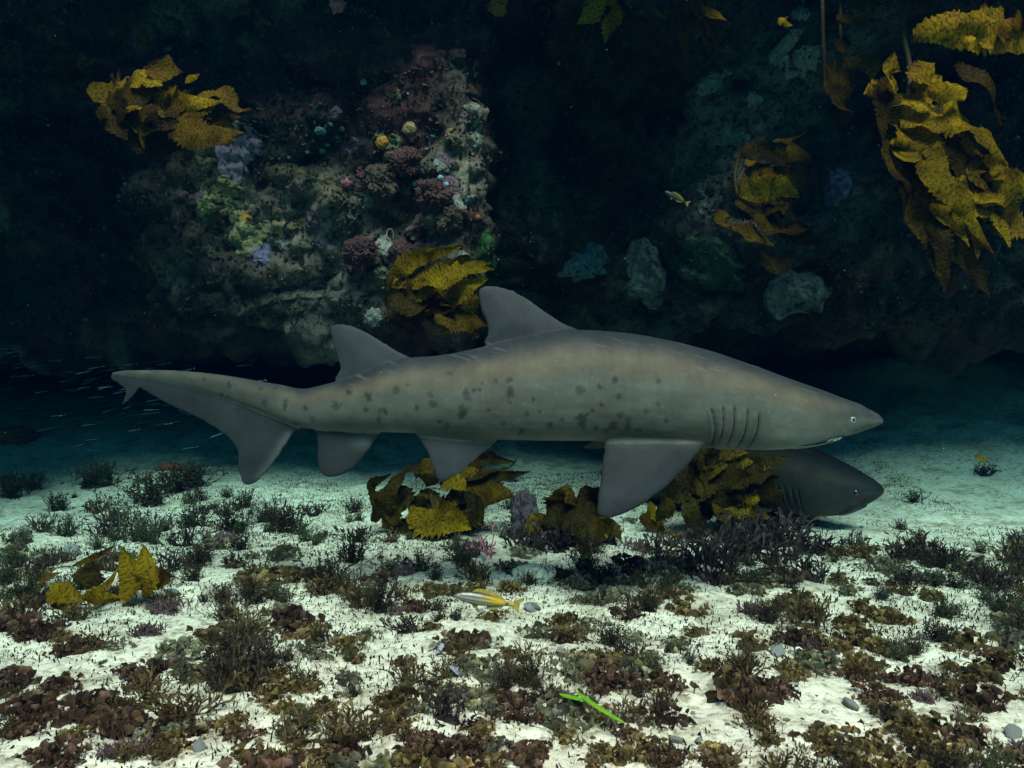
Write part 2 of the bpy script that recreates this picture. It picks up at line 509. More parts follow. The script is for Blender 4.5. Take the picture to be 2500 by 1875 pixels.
def sh_depth(px):
    px = np.asarray(px, float)
    return 2.72 + 0.42 * np.clip((1050 - px) / 775, 0, 1) ** 2 + 0.05 * np.clip((px - 1800) / 350, 0, 1) ** 2

def fin_solid(poly, depth_fn, t0, t1, tdist, base_fn=None):
    """closed solid of a fin: poly in photo pixels, depth_fn(px,py)->distance, half-thickness grows away from the free edge"""
    poly = np.array(poly, float)
    pts = []
    for a_, b_ in zip(poly, np.roll(poly, -1, 0)):
        n = max(1, int(np.linalg.norm(b_ - a_) / 6))
        for k in range(n):
            pts.append(a_ + (b_ - a_) * k / n)
    pts = np.array(pts)
    for _ in range(2):
        pts = 0.25 * np.roll(pts, 1, 0) + 0.5 * pts + 0.25 * np.roll(pts, -1, 0)
    pts = pts + 1.6 * np.stack([vnoise(np.stack([pts[:, 0] / 9, pts[:, 1] / 9, np.full(len(pts), 3.3)], 1)), vnoise(np.stack([pts[:, 0] / 9, pts[:, 1] / 9, np.full(len(pts), 8.8)], 1))], 1)
    nb = len(pts)
    lo, hi = pts.min(0), pts.max(0)
    g = np.stack(np.meshgrid(np.arange(lo[0], hi[0], 9), np.arange(lo[1], hi[1], 9)), -1).reshape(-1, 2)
    nxt = np.roll(pts, -1, 0)
    def inside(g):
        x, y = g[:, 0:1], g[:, 1:2]
        c_ = ((pts[:, 1] > y) != (nxt[:, 1] > y)) & (x < (nxt[:, 0] - pts[:, 0]) * (y - pts[:, 1]) / (nxt[:, 1] - pts[:, 1] + 1e-12) + pts[:, 0])
        return c_.sum(1) % 2 == 1
    def edist(g):
        return np.sqrt(((g[:, None] - pts[None]) ** 2).sum(-1)).min(1)
    g = g[inside(g)]
    g = g[edist(g) > 5]
    allp = np.concatenate([pts, g])
    vv, ee, ff, *_ = delaunay_2d_cdt([Vector(p) for p in allp], [(i, (i + 1) % nb) for i in range(nb)], [], 1, 1e-6)
    vv = np.array([list(v) for v in vv])
    tri = [tuple(f) for f in ff]
    d = edist(vv)
    th = t0 + (t1 - t0) * np.clip(d / tdist, 0, 1) ** 0.7
    dep = depth_fn(vv[:, 0], vv[:, 1])
    W = np.stack([(vv[:, 0] - 1250) / F * dep, dep, CAMZ - (vv[:, 1] - 937.5) / F * dep], 1)
    A, B = W.copy(), W.copy()
    A[:, 1] -= th; B[:, 1] += th
    n = len(vv)
    faces = [f for f in tri] + [tuple(i + n for i in reversed(f)) for f in tri]
    # boundary walls
    cnt = {}
    for f in tri:
        for i in range(3):
            e = (f[i], f[(i + 1) % 3])
            cnt[e] = 1
    for (i, j) in list(cnt):
        if (j, i) not in cnt:
            faces.append((j, i, i + n, j + n))
    return np.concatenate([A, B]), faces

def build_shark_mesh(name, voxel, pect_tilt, spots, pect_drop=1.0):
    xs = np.unique(np.concatenate([np.linspace(275, 2100, 150), np.linspace(2100, 2156.5, 22)]))
    top, bot, w = lin(SH_TOP, xs), lin(SH_BOT, xs), lin(SH_W, xs)
    k = np.array([1, 2, 3, 2, 1]) / 9.0
    def sm(a_):
        a2 = np.convolve(np.pad(a_, 2, 'edge'), k, 'valid'); a2[-8:] = a_[-8:]; a2[:2] = a_[:2]
        return a2
    top, bot, w = sm(top), sm(bot), sm(w)
    d = sh_depth(xs)
    NS = 40
    th = np.linspace(0, 2 * np.pi, NS, endpoint=False)
    verts = []
    for x_, t_, b_, w_, d_ in zip(xs, top, bot, w, d):
        zc, zh = (t_ + b_) / 2, (b_ - t_) / 2
        # widest a little below the middle, flatter belly
        s, c_ = np.sin(th), np.cos(th)
        py = zc - zh * np.sign(s) * np.abs(s) ** 0.92 + 0.0 * zh
        hw = w_ * np.sign(c_) * np.abs(c_) ** np.where(s < 0, 0.72, 0.98)
        dd = d_ + hw
        verts.append(np.stack([np.full(NS, (x_ - 1250) / F * d_), dd, CAMZ - (py - 937.5) / F * d_], 1))
    verts = np.concatenate(verts)
    n = len(xs)
    faces = [tuple(f) for f in grid_faces(n, NS, True)]
    faces.append(tuple(range(NS)))
    faces.append(tuple(reversed(range((n - 1) * NS, n * NS))))
    vs_, fs_ = [verts], faces
    off = len(verts)
    def add(v, f):
        nonlocal off
        vs_.append(v)
        fs_.extend(tuple(i + off for i in q_) for q_ in f)
        off += len(v)
    mid_d = lambda px, py: sh_depth(px)
    add(*fin_solid(DORSAL1, mid_d, 0.0045, 0.020, 60))
    add(*fin_solid(DORSAL2, mid_d, 0.0045, 0.017, 50))
    add(*fin_solid(ANAL, mid_d, 0.0045, 0.015, 45))
    add(*fin_solid(CAUDAL, mid_d, 0.0042, 0.011, 45))
    def paired(poly, base_y, off0, tilt, thick, far_tilt):
        near = lambda px, py: sh_depth(px) - off0 - np.clip(py - base_y, 0, 999) / F * 2.6 * math.tan(tilt)
        v, f = fin_solid(poly, near, 0.0045, thick, 55)
        add(v, f)
        # far side: mirrored, swung up about the fin root
        v2 = v.copy()
        c0 = np.array([0, 2.72, CAMZ - (base_y - 937.5) / F * 2.72])
        rel_z = v2[:, 2] - c0[2]
        lat = 2.72 - v2[:, 1] - off0
        rr = np.sqrt(np.clip(-rel_z, 0, 9) ** 2 + np.clip(lat, 0, 9) ** 2)
        below = rel_z < 0
        v2[:, 1] = np.where(below, 2.72 + off0 + rr * math.cos(far_tilt), 2.72 + off0)
        v2[:, 2] = np.where(below, c0[2] - rr * math.sin(far_tilt), v2[:, 2])
        # give it thickness again
        half = len(v) // 2
        v2[:half, 2] += 0.006; v2[half:, 2] -= 0.006
        add(v2, [tuple(f_) for f_ in f])
    pect = [(x, 1062 + (y - 1062) * pect_drop if y > 1062 else y) for x, y in PECT]
    paired(pect, 1066, 0.080, pect_tilt, 0.022, R(14))
    paired(PELVIC, 1054, 0.040, R(13), 0.014, R(20))
    raw = bpy.data.meshes.new(name + '_raw')
    raw.from_pydata([tuple(v) for v in np.concatenate(vs_)], [], fs_)
    raw.update()
    o = bpy.data.objects.new('tmp_shark', raw)
    COL.objects.link(o)
    bm = bmesh.new(); bm.from_mesh(raw); bmesh.ops.recalc_face_normals(bm, faces=bm.faces); bm.to_mesh(raw); bm.free()
    md = o.modifiers.new('remesh', 'REMESH'); md.mode = 'VOXEL'; md.voxel_size = voxel; md.adaptivity = 0
    ms = o.modifiers.new('smooth', 'SMOOTH'); ms.factor = 0.5; ms.iterations = 11
    dg = bpy.context.evaluated_depsgraph_get()
    me = bpy.data.meshes.new_from_object(o.evaluated_get(dg))
    bpy.data.objects.remove(o); bpy.data.meshes.remove(raw)
    me.name = name
    n = len(me.vertices)
    co = np.empty(n * 3); me.vertices.foreach_get('co', co); co = co.reshape(-1, 3)
    no = np.empty(n * 3); me.vertices.foreach_get('normal', no); no = no.reshape(-1, 3)
    # photo-plane coordinates of every point of the skin, measured along the body
    dref = 2.72
    for _ in range(3):
        px = 1250 + co[:, 0] / dref * F
        dref = sh_depth(px)
    py = 937.5 - (co[:, 2] - CAMZ) / dref * F
    lat = co[:, 1] - dref
    t_, b_ = lin(SH_TOP, px), lin(SH_BOT, px)
    t = (b_ - py) / np.maximum(b_ - t_, 8)
    wv = lin(SH_W, px)
    body = (t > -0.04) & (t < 1.04) & (np.abs(lat) < wv + 0.02)
    onside = body & (px > 1650) & (px < 1850)
    # gill slits: shallow furrows with a raised trailing flap, both sides
    push = np.zeros(n)
    for (ax, ay), (bx, by) in GILLS:
        u = np.clip((py - ay) / (by - ay), -0.2, 1.2)
        gxp = ax + (bx - ax) * u + 5 * np.sin(np.pi * np.clip(u, 0, 1))
        dx = px - gxp
        wt = smooth(-0.05, 0.08, u) * (1 - smooth(0.99, 1.10, u))
        push -= wt * 0.0085 * np.exp(-((dx - 1.5) / 2.8) ** 2)
        push += wt * 0.0038 * np.exp(-((dx + 6) / 5.0) ** 2)
    push *= onside
    # mouth cleft and lower-jaw fold
    mu = np.clip((px - 1925) / (2042 - 1925), -0.3, 1.3)
    my = 1088 - 23 * np.clip(mu, 0, 1) + 2.5 * np.sin(mu * 6)
    mw = smooth(0.0, 0.12, mu) * (1 - smooth(1.05, 1.2, mu)) * body
    push -= mw * 0.011 * np.exp(-((py - my) / 3.0) ** 2)
    push += mw * 0.004 * np.exp(-((py - my - 7) / 4.0) ** 2)
    # eye socket
    push -= 0.003 * np.exp(-(((px - 2060) ** 2 + (py - 1023) ** 2) / 9.0 ** 2)) * body
    # nostril
    push -= 0.004 * np.exp(-(((px - 2098) ** 2 + (py - 1053) ** 2) / 4.0 ** 2)) * body
    # crease above the pectoral fin
    cu = np.clip((px - 1568) / 60, 0, 1)
    cyl = 1063 - 13 * cu
    push -= 0.003 * np.exp(-((py - cyl) / 2.0) ** 2) * smooth(1560, 1572, px) * (1 - smooth(1618, 1635, px)) * (lat < 0)
    # lateral muscle relief
    push += 0.0012 * fbm(np.stack([px / 60, py / 25, lat * 5], 1), 2) * body
    co2 = co + no * push[:, None]
    me.vertices.foreach_set('co', co2.ravel())
    # skin colour; the warm upper flank tone also paints in a band of light
    back = np.array([0.028, 0.033, 0.038]); bronze_sunlit = np.array([0.112, 0.093, 0.066])
    flank = np.array([0.096, 0.100, 0.086]); belly = np.array([0.165, 0.17, 0.155]); fin = np.array([0.046, 0.051, 0.058])
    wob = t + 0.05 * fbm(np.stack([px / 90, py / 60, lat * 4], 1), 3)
    c_ = np.repeat(back[None], n, 0)
    def bl(c_, colour, w):
        w = np.clip(w, 0, 1)[:, None]
        return c_ * (1 - w) + np.array(colour) * w
    c_ = bl(c_, bronze_sunlit, 1 - smooth(0.70, 0.95, wob))
    c_ = bl(c_, flank, 1 - smooth(0.45, 0.74, wob))
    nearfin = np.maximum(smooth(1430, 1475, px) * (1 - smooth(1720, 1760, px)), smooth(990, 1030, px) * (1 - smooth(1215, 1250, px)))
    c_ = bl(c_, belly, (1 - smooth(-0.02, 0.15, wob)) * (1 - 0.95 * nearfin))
    # duller, browner tail stalk and tail
    c_ = bl(c_, (0.074, 0.072, 0.062), (1 - smooth(500, 760, px)) * 0.8)
    # pale lower jaw
    c_ = bl(c_, (0.23, 0.235, 0.215), smooth(1800, 1930, px) * (1 - smooth(0.10, 0.34, wob)) * (1 - smooth(2040, 2075, px)) * 0.9)
    # darker nose
    c_ = bl(c_, (0.038, 0.044, 0.048), smooth(1960, 2110, px) * smooth(0.42, 0.62, wob) * 0.9)
    isfin = (~body)
    wfin = np.where(isfin, 1.0, 0.0)
    wfin = np.maximum(wfin, smooth(1.0, 1.10, t))
    wfin = np.maximum(wfin, smooth(0.02, 0.14, -t) * (px < 1240))
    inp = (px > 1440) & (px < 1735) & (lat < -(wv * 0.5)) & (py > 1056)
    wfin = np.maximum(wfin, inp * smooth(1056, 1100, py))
    c_ = bl(c_, fin, wfin)
    # light front edges and the pale patch at the front of the anal fin
    def edge_line(a_, b_, width):
        ab = np.array(b_, float) - np.array(a_, float)
        p = np.stack([px, py], 1) - np.array(a_, float)
        u = np.clip((p @ ab) / (ab @ ab), 0, 1)
        return np.exp(-(np.linalg.norm(p - u[:, None] * ab, axis=1) / width) ** 2)
    for seg in (((1219, 1074), (1120, 1157)), ((1120, 1157), (1086, 1178))):
        c_ = bl(c_, (0.24, 0.25, 0.26), edge_line(*seg, 4.0) * 0.8 * wfin)
    for seg in (((1716, 1092), (1627, 1189)), ((1627, 1189), (1528, 1254))):
        c_ = bl(c_, (0.18, 0.19, 0.20), edge_line(*seg, 3.5) * 0.7 * wfin)
    c_ = bl(c_, (0.26, 0.27, 0.27), 0.8 * np.exp(-(((px - 893) / 26) ** 2 + ((py - 1078) / 16) ** 2)) * (py > 1052))
    c_ = bl(c_, (0.20, 0.21, 0.21), 0.6 * edge_line((705, 1062), (640, 1165), 12) * wfin)
    c_ = bl(c_, (0.15, 0.125, 0.09), 0.6 * np.exp(-(((px - 1200) / 30) ** 2 + ((py - 1062) / 14) ** 2)))  # warm patches at the fin roots paint in dappled sunlight
    c_ = bl(c_, (0.14, 0.118, 0.088), 0.6 * np.exp(-(((px - 1660) / 40) ** 2 + ((py - 1062) / 18) ** 2)))
    # worn patches, scuffs and fine vertical ribbing of the skin
    mott = fbm(np.stack([px / 70, py / 45, lat * 6], 1) + 5, 4)
    ribs = fbm(np.stack([px / 7, py / 80, lat * 3], 1) + 9, 2) * smooth(0.1, 0.5, t) * (px > 1150) * (px < 1700)
    scr = smooth(0.52, 0.72, fbm(np.stack([(px + py * 0.6) / 60, (py - px * 0.3) / 4.0, lat], 1) + 77, 2))
    c_ = c_ * (1 + 0.26 * mott + 0.10 * ribs)[:, None]
    c_ = bl(c_, (0.17, 0.165, 0.15), 0.35 * scr * body)
    c_ *= np.where(wfin > 0.5, np.where(t > 0.8, 0.60, np.where(px < 1260, 0.46, 0.33)), 0.70)[:, None]
    c_ *= (1 + 0.10 * vnoise(np.stack([px / 3.1, py / 3.1, lat * 40], 1)))[:, None]
    if spots:
        for sx, sy, sr in SPOTS:
            rr = np.sqrt((px - sx) ** 2 + (py - sy) ** 2) / sr
            near = rr < 2.2
            if near.any():
                r2 = rr[near] + 0.75 * fbm(np.stack([px[near] / 8, py[near] / 8, np.full(near.sum(), sx)], 1), 2)
                c_[near] = bl(c_[near], (0.016, 0.0165, 0.0145), (0.50 + 0.3 * ((sx * 7 + sy * 3) % 10) / 10) * (1 - smooth(0.55, 1.25, r2)) * (lat[near] < 0.06))
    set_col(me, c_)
    me.polygons.foreach_set('use_smooth', np.ones(len(me.polygons), bool))
    me.update()
    return me

M_SKIN = col_mat('shark_skin', rough=0.68, spec=0.14, nscale=14, bump_s=0.10, bump_d=0.006, var=0.16)
M_GILL = plain_mat('slit_shade', (0.012, 0.010, 0.010), (0.03, 0.025, 0.025), 80)  # dark tissue tone that also carries the shade inside slits and mouth
M_TOOTH = plain_mat('tooth', (0.62, 0.60, 0.54), (0.75, 0.73, 0.68), 80, 0.35, 0.0)
M_EYE, nt, b = new_mat('shark_eye')
a = node(nt, 'ShaderNodeAttribute', attribute_name='col')
nt.links.new(a.outputs['Color'], b.inputs['Base Color'])
b.inputs['Roughness'].default_value = 0.12
b.inputs['Specular IOR Level'].default_value = 0.6

def eye_mesh(r, bands):
    """flattened ball, axis along -y; bands: (max radius fraction, colour)"""
    v, f, c_ = [], [], []
    NA, NB = 20, 12
    for i in range(NB + 1):
        th = math.pi / 2 * i / NB * 1.25
        for j in range(NA):
            ph = 2 * math.pi * j / NA
            v.append((r * math.sin(th) * math.cos(ph), -0.6 * r * math.cos(th), r * math.sin(th) * math.sin(ph)))
            s = math.sin(min(th, math.pi / 2)) if th <= math.pi / 2 else 1
            for lim, col_ in bands:
                if s <= lim:
                    break
            c_.append(col_)
    return mesh_from('eye', v, grid_faces(NB + 1, NA, True), col=np.array(c_))

SHARK_C = np.array([0.0, 2.72, 0.62])
def make_shark(voxel, tilt, spots, label, drop=1.0):
    me = build_shark_mesh('shark_body', voxel, tilt, spots, drop)
    n = len(me.vertices)
    co = np.empty(n * 3); me.vertices.foreach_get('co', co); co = co.reshape(-1, 3) - SHARK_C
    me.vertices.foreach_set('co', co.ravel()); me.update()
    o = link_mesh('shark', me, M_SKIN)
    o.location = SHARK_C
    tag(o, label, 'shark', 'sharks by the reef')
    tree = BVHTree.FromPolygons([Vector(v) for v in co], [tuple(p.vertices) for p in me.polygons])
    def skin(px, py, side):
        d_ = float(sh_depth(px))
        x_ = (px - 1250) / F * d_; z_ = CAMZ - (py - 937.5) / F * d_
        org = Vector((x_, d_ + side * 0.5, z_)) - Vector(SHARK_C)
        p, nn, i, t = tree.ray_cast(org, Vector((0, -side, 0)))
        return p, nn
    k_ = 0.62 if spots else 0.08
    ebands = [(0.42, (0.006, 0.006, 0.006)), (0.74, (0.30 * k_, 0.34 * k_, 0.30 * k_)), (2, (0.02, 0.02, 0.02))]
    em = eye_mesh(0.0145, ebands)
    for side in (-1, 1):
        p, nn = skin(2060, 1023, side)
        if p is None: continue
        e = link_mesh('eye', em, M_EYE, o)
        q_ = nn.to_track_quat('-Y', 'Z')
        e.rotation_euler = q_.to_euler()
        e.location = p - nn * 0.0035
        # gill slits: thin dark slivers standing for the shade inside their furrows
        for (ax, ay), (bx, by) in GILLS:
            pts = []
            for u in np.linspace(0.02, 0.97, 14):
                gx_ = ax + (bx - ax) * u + 5 * math.sin(math.pi * u) + 1.5
                p2, n2 = skin(gx_, ay + (by - ay) * u, side)
                if p2 is not None:
                    pts.append((p2, n2, u))
            v, f = [], []
            for p2, n2, u in pts:
                w_ = 0.0028 * math.sin(math.pi * min(max(u, 0.04), 0.96)) ** 0.5
                s_ = Vector((1, 0, 0)) - n2 * n2.x
                s_.normalize()
                v += [tuple(p2 - s_ * w_ + n2 * 0.0004), tuple(p2 + n2 * 0.0012), tuple(p2 + s_ * w_ + n2 * 0.0004), tuple(p2 - n2 * 0.006)]
            k = len(pts)
            for i in range(k - 1):
                a_ = i * 4
                for j in range(4):
                    f.append((a_ + j, a_ + (j + 1) % 4, a_ + 4 + (j + 1) % 4, a_ + 4 + j))
            if k > 2:
                link_mesh('gill_slit', mesh_from('gill_slit', v, f), M_GILL, o)
        # dark sliver standing for the shade inside the half open mouth
        v, f, k = [], [], 0
        for u in np.linspace(0, 1, 16):
            mx_ = 1945 + 96 * u
            p2, n2 = skin(mx_, 1085.5 - 17.5 * u + 1.5 * math.sin(u * 5), side)
            if p2 is None: continue
            w_ = 0.0052 * math.sin(math.pi * min(max(0.15 + 0.8 * u, 0.02), 0.97)) ** 0.8 * (0.25 + 0.75 * u)
            s_ = Vector((0, 0, 1)) - n2 * n2.z; s_.normalize()
            v += [tuple(p2 - s_ * w_ + n2 * 0.0006), tuple(p2 + n2 * 0.0012), tuple(p2 + s_ * w_ + n2 * 0.0006), tuple(p2 - n2 * 0.006)]
            k += 1
        for i in range(k - 1):
            for j in range(4):
                f.append((i * 4 + j, i * 4 + (j + 1) % 4, i * 4 + 4 + (j + 1) % 4, i * 4 + 4 + j))
        if k > 2:
            link_mesh('mouth', mesh_from('mouth', v, f), M_GILL, o)
    # ragged teeth showing at the front of the lower jaw
    for side in ((-1, 1) if spots else ()):
        for k, (tx, ty) in enumerate([(2002, 1074), (2009, 1073), (2016, 1071.5), (2022, 1070), (2028, 1069), (2034, 1068), (2039, 1067.5)]):
            p, nn = skin(tx, ty, side)
            if p is None: continue
            L = 0.012 + 0.006 * random.random()
            dirv = (nn * 0.4 + Vector((0.75, 0, 0.35 if k % 2 else -0.1))).normalized()
            s1 = dirv.cross(Vector((0, 0, 1))).normalized() * 0.0022
            s2 = dirv.cross(s1).normalized() * 0.0022
            mid_ = dirv * L * 0.55 + Vector((0, 0, 0.001))
            v = []
            for c0, sc in ((Vector((0, 0, 0)), 1.0), (mid_, 0.6)):
                v += [tuple(c0 + s1 * sc), tuple(c0 + s2 * sc), tuple(c0 - s1 * sc), tuple(c0 - s2 * sc)]
            v.append(tuple(dirv * L + Vector((0, 0, 0.004))))
            f = []
            for j in range(4):
                f.append((j, (j + 1) % 4, 4 + (j + 1) % 4, 4 + j)); f.append((4 + j, 4 + (j + 1) % 4, 8))
            tooth = link_mesh('tooth', mesh_from('tooth', v, f), M_TOOTH, o)
            tooth.location = p - nn * 0.002
    if not spots:
        cc = np.empty(n * 4); a_ = me.color_attributes['col'].data; a_.foreach_get('color', cc); a_.foreach_set('color', cc * 0.33)  # skin darkened evenly to stand in for shade over this shark
        xb = (1880 - 1250) / F * 2.72
        squeeze = lambda x_: np.where(x_ > xb, xb + (x_ - xb) * 0.58 + 0.063 * (1 - np.exp(-np.clip(x_ - xb, 0, 9) / 0.15)), x_)
        for ob in [o] + list(o.children):
            if ob.location.length > 1e-6 and ob is not o:
                ob.location.x = float(squeeze(np.array(ob.location.x))); continue
            m2 = ob.data; n2 = len(m2.vertices)
            c2 = np.empty(n2 * 3); m2.vertices.foreach_get('co', c2); c2 = c2.reshape(-1, 3)
            c2[:, 0] = squeeze(c2[:, 0]); m2.vertices.foreach_set('co', c2.ravel()); m2.update()
    return o

shark = make_shark(0.0045, R(22), True, 'grey spotted shark swimming past the reef with jaws slightly open')
shark2 = make_shark(0.007, R(68), False, 'shaded shark resting on the sand half hidden behind kelp', 0.5)
# it lies on the sand, nose towards the viewer's right
yaw = R(-52)
nose = P(2142, 1195, 3.95)
sc2 = 0.88
local_nose = np.array([(1880 - 1250) / F * 2.72 + 0.29, 0.05, 0])
shark2.scale = (0.88, 1.2, 1.2)
shark2.rotation_euler = (R(3), R(-6), yaw)
shark2.location = (nose[0] - sc2 * local_nose[0] * math.cos(yaw), nose[1] - sc2 * local_nose[0] * math.sin(yaw), 0.10)
#PART3
# ------------------------------------------------------------------ kelp
def crom(pts, n):
    pts = np.asarray(pts, float)
    if len(pts) == 2:
        m = (pts[0] + pts[1]) / 2
        pts = np.array([pts[0], m, pts[1]])
    ext = np.concatenate([[2 * pts[0] - pts[1]], pts, [2 * pts[-1] - pts[-2]]])
    seg = len(pts) - 1
    out = []
    for u in np.linspace(0, seg, n):
        k = min(int(u), seg - 1); t = u - k
        a_, b_, c_, d_ = ext[k:k + 4]
        out.append(0.5 * ((2 * b_) + (-a_ + c_) * t + (2 * a_ - 5 * b_ + 4 * c_ - d_) * t**2 + (-a_ + 3 * b_ - 3 * c_ + d_) * t**3))
    return np.array(out)

def blade_mesh(pts, width, seed, ruffle=0.22, teeth=0.36, nu=96, nv=10, face=None, fat=0.36):
    """a ruffled, toothed kelp blade along pts (world); returns mesh in world coordinates"""
    r = np.random.default_rng(seed)
    c_ = crom(pts, nu)
    T = np.gradient(c_, axis=0)
    seg = np.linalg.norm(T, axis=1)
    s = np.concatenate([[0], np.cumsum(np.linalg.norm(np.diff(c_, axis=0), axis=1))])
    L = s[-1]
    T /= seg[:, None] + 1e-9
    fv = np.array(face if face is not None else (r.normal(0, 0.35), -1.0, 0.35 + r.normal(0, 0.35)))
    tw = r.uniform(-0.35, 0.35) + r.uniform(-0.6, 0.6) * np.linspace(0, 1, nu)
    S = np.cross(T, fv); S /= np.linalg.norm(S, axis=1)[:, None] + 1e-9
    Nn = np.cross(S, T)
    S, Nn = S * np.cos(tw)[:, None] + Nn * np.sin(tw)[:, None], Nn * np.cos(tw)[:, None] - S * np.sin(tw)[:, None]
    u = s / L
    prof = (np.clip(u / 0.28, 0, 1) ** 0.7 * 0.75 + 0.25) * (1 - np.clip((u - fat) / (1 - fat), 0, 1) ** 1.5 * 0.96)
    vv = np.linspace(-1, 1, nv)
    k1, k2, k3 = r.uniform(8, 12), r.uniform(19, 27), r.uniform(40, 60)
    V_, UV = [], []
    tooth_len = 0.021
    for i in range(nu):
        row = []
        for v in vv:
            sd = 0 if v < 0 else 1
            ph = 1.7 * sd + seed
            tri = abs(((s[i] / tooth_len + 0.37 * sd + 0.15 * math.sin(s[i] * 90 + sd)) % 1.0) * 2 - 1)
            big = 0.13 * math.sin(s[i] * k1 * 2.2 + ph * 2)
            e = abs(v)
            w_ = width * 0.5 * prof[i] * (1 + e ** 6 * (teeth * (tri - 0.35) * (0.5 + 0.9 * math.sin(s[i] * 23 + ph) * math.sin(s[i] * 41 + 2.3 * ph)) + big))
            rf = ruffle * width * prof[i] * e ** 1.7 * (0.6 * math.sin(s[i] * k2 + ph) + 0.4 * math.sin(s[i] * k3 + 2 * ph))
            rf += 0.10 * width * math.sin(s[i] * k1 + seed) + 0.10 * width * (v * v - 0.4) * math.sin(seed * 3.1)
            rf += 0.014 * width * math.sin(s[i] * 160 + 9 * v + 3 * math.sin(s[i] * 37)) * (1 - 0.5 * e)
            row.append(c_[i] + S[i] * v * w_ + Nn[i] * rf)
            UV.append((s[i], v * w_))
        V_.extend(row)
    return np.array(V_), grid_faces(nu, nv), np.array(UV)

def tube(pts, r0, r1, n=16, k=7):
    c_ = crom(pts, n)
    T = np.gradient(c_, axis=0); T /= np.linalg.norm(T, axis=1)[:, None]
    S = np.cross(T, (0.13, 0.9, 0.4)); S /= np.linalg.norm(S, axis=1)[:, None]
    B = np.cross(T, S)
    a_ = np.linspace(0, 2 * np.pi, k, endpoint=False)
    rr = np.linspace(r0, r1, n)
    V_ = c_[:, None] + rr[:, None, None] * (np.cos(a_)[None, :, None] * S[:, None] + np.sin(a_)[None, :, None] * B[:, None])
    f = [tuple(x) for x in grid_faces(n, k, True)] + [tuple(range(k)), tuple(reversed(range((n - 1) * k, n * k)))]
    return V_.reshape(-1, 3), f

BS = [0]
def kelp(label, crop, depth, blades, stipes, group='kelp on the reef and sand', mats=None, ruffle=0.22, cat='kelp', name='kelp_plant', wide=1.18):
    """crop = (x0, y0, scale) of the photo crop the points were read in; blade = (points, width, material index, dd list)"""
    x0, y0, sc = crop
    conv = lambda p, dd: P(x0 + p[0] / sc, y0 + p[1] / sc, depth + dd)
    mats = mats or [M_KELP, M_KELP_B, M_KELP_D]
    root_p = None
    parts = []
    for pts, r0, r1, dds in stipes:
        w = np.array([conv(p, d_) for p, d_ in zip(pts, dds)])
        if root_p is None: root_p = w[0]
        parts.append(('stipe',) + tube(w, r0, r1) + (None, M_STIPE))
    for bl_ in blades:
        pts, width, mi = bl_[:3]
        BS[0] += 1
        r = np.random.default_rng(BS[0] + 500)
        if len(bl_) > 3: dds = bl_[3]
        else:
            d0 = r.uniform(-0.05, 0.06)
            dds = [d0 + r.uniform(-0.04, 0.04) * (k + 0.4) for k in range(len(pts))]
        w = np.array([conv(p, d_) for p, d_ in zip(pts, dds)])
        if root_p is None: root_p = w[0]
        v, f, uv = blade_mesh(w, width * wide, BS[0], ruffle=ruffle)
        parts.append(('blade', v, f, uv, mats[mi]))
    root = empty(name, root_p)
    tag(root, label, cat, group)
    for nm, v, f, uv, m in parts:
        link_mesh(nm, mesh_from(nm, v - root_p, f, uv=uv), m, root)
    return root

def auto_blades(centre, count, spread, flow, L, width, mi, seed):
    """extra inner blades (crop px) so that a clump reads as a thick bunch"""
    r = np.random.default_rng(seed)
    out = []
    for k in range(count):
        a0 = np.array(centre) + r.normal(0, 1, 2) * np.array(spread)
        d_ = np.array(flow, float) * r.uniform(0.7, 1.2) + r.normal(0, 0.35, 2)
        d_ /= np.linalg.norm(d_)
        l_ = L * r.uniform(0.6, 1.1)
        nrm = np.array([-d_[1], d_[0]]) * r.uniform(-0.25, 0.25) * l_
        out.append(([tuple(a0), tuple(a0 + d_ * l_ * 0.5 + nrm), tuple(a0 + d_ * l_)], width * r.uniform(0.7, 1.2), int(r.choice(mi)), [r.uniform(0.0, 0.1), r.uniform(-0.03, 0.08), r.uniform(-0.03, 0.12)]))
    return out

C1 = (100, 100, 3.687)
kelp('yellow brown kelp bunch streaming right above the purple sponge', C1, 4.15, [
    ([(430, 430), (590, 500), (650, 690)], .10, 0), ([(500, 620), (640, 700), (760, 880)], .12, 2), ([(740, 600), (800, 690), (860, 820)], .075, 0),
    ([(730, 610), (820, 570), (930, 560)], .10, 0), ([(590, 400), (690, 370), (800, 330)], .075, 0), ([(800, 400), (950, 350), (1100, 420)], .10, 0),
    ([(1110, 380), (1130, 270), (1160, 130)], .14, 1), ([(900, 490), (1100, 520), (1300, 560), (1640, 560)], .12, 0), ([(1400, 520), (1620, 460), (1780, 580), (1910, 625)], .085, 1),
    ([(1150, 640), (1400, 600), (1600, 550)], .12, 1), ([(1250, 820), (1500, 760), (1800, 690)], .13, 1), ([(1150, 780), (1450, 850), (1830, 830)], .14, 1), ([(1550, 800), (1660, 860), (1750, 920)], .10, 1),
    ([(1310, 350), (1360, 330), (1425, 300)], .045, 0), ([(700, 830), (1000, 900), (1350, 900)], .14, 2), ([(860, 660), (960, 640), (1080, 750)], .10, 2), ([(860, 800), (1000, 760), (1150, 790)], .10, 0),
    ([(600, 480), (700, 600), (720, 800)], .12, 2)] + auto_blades((900, 600), 22, (150, 90), (1, 0.15), 500, .12, (1, 2), 11),
    [([(760, 560), (700, 300), (820, 60)], .012, .010, (0.05, 0.2, 0.75))])

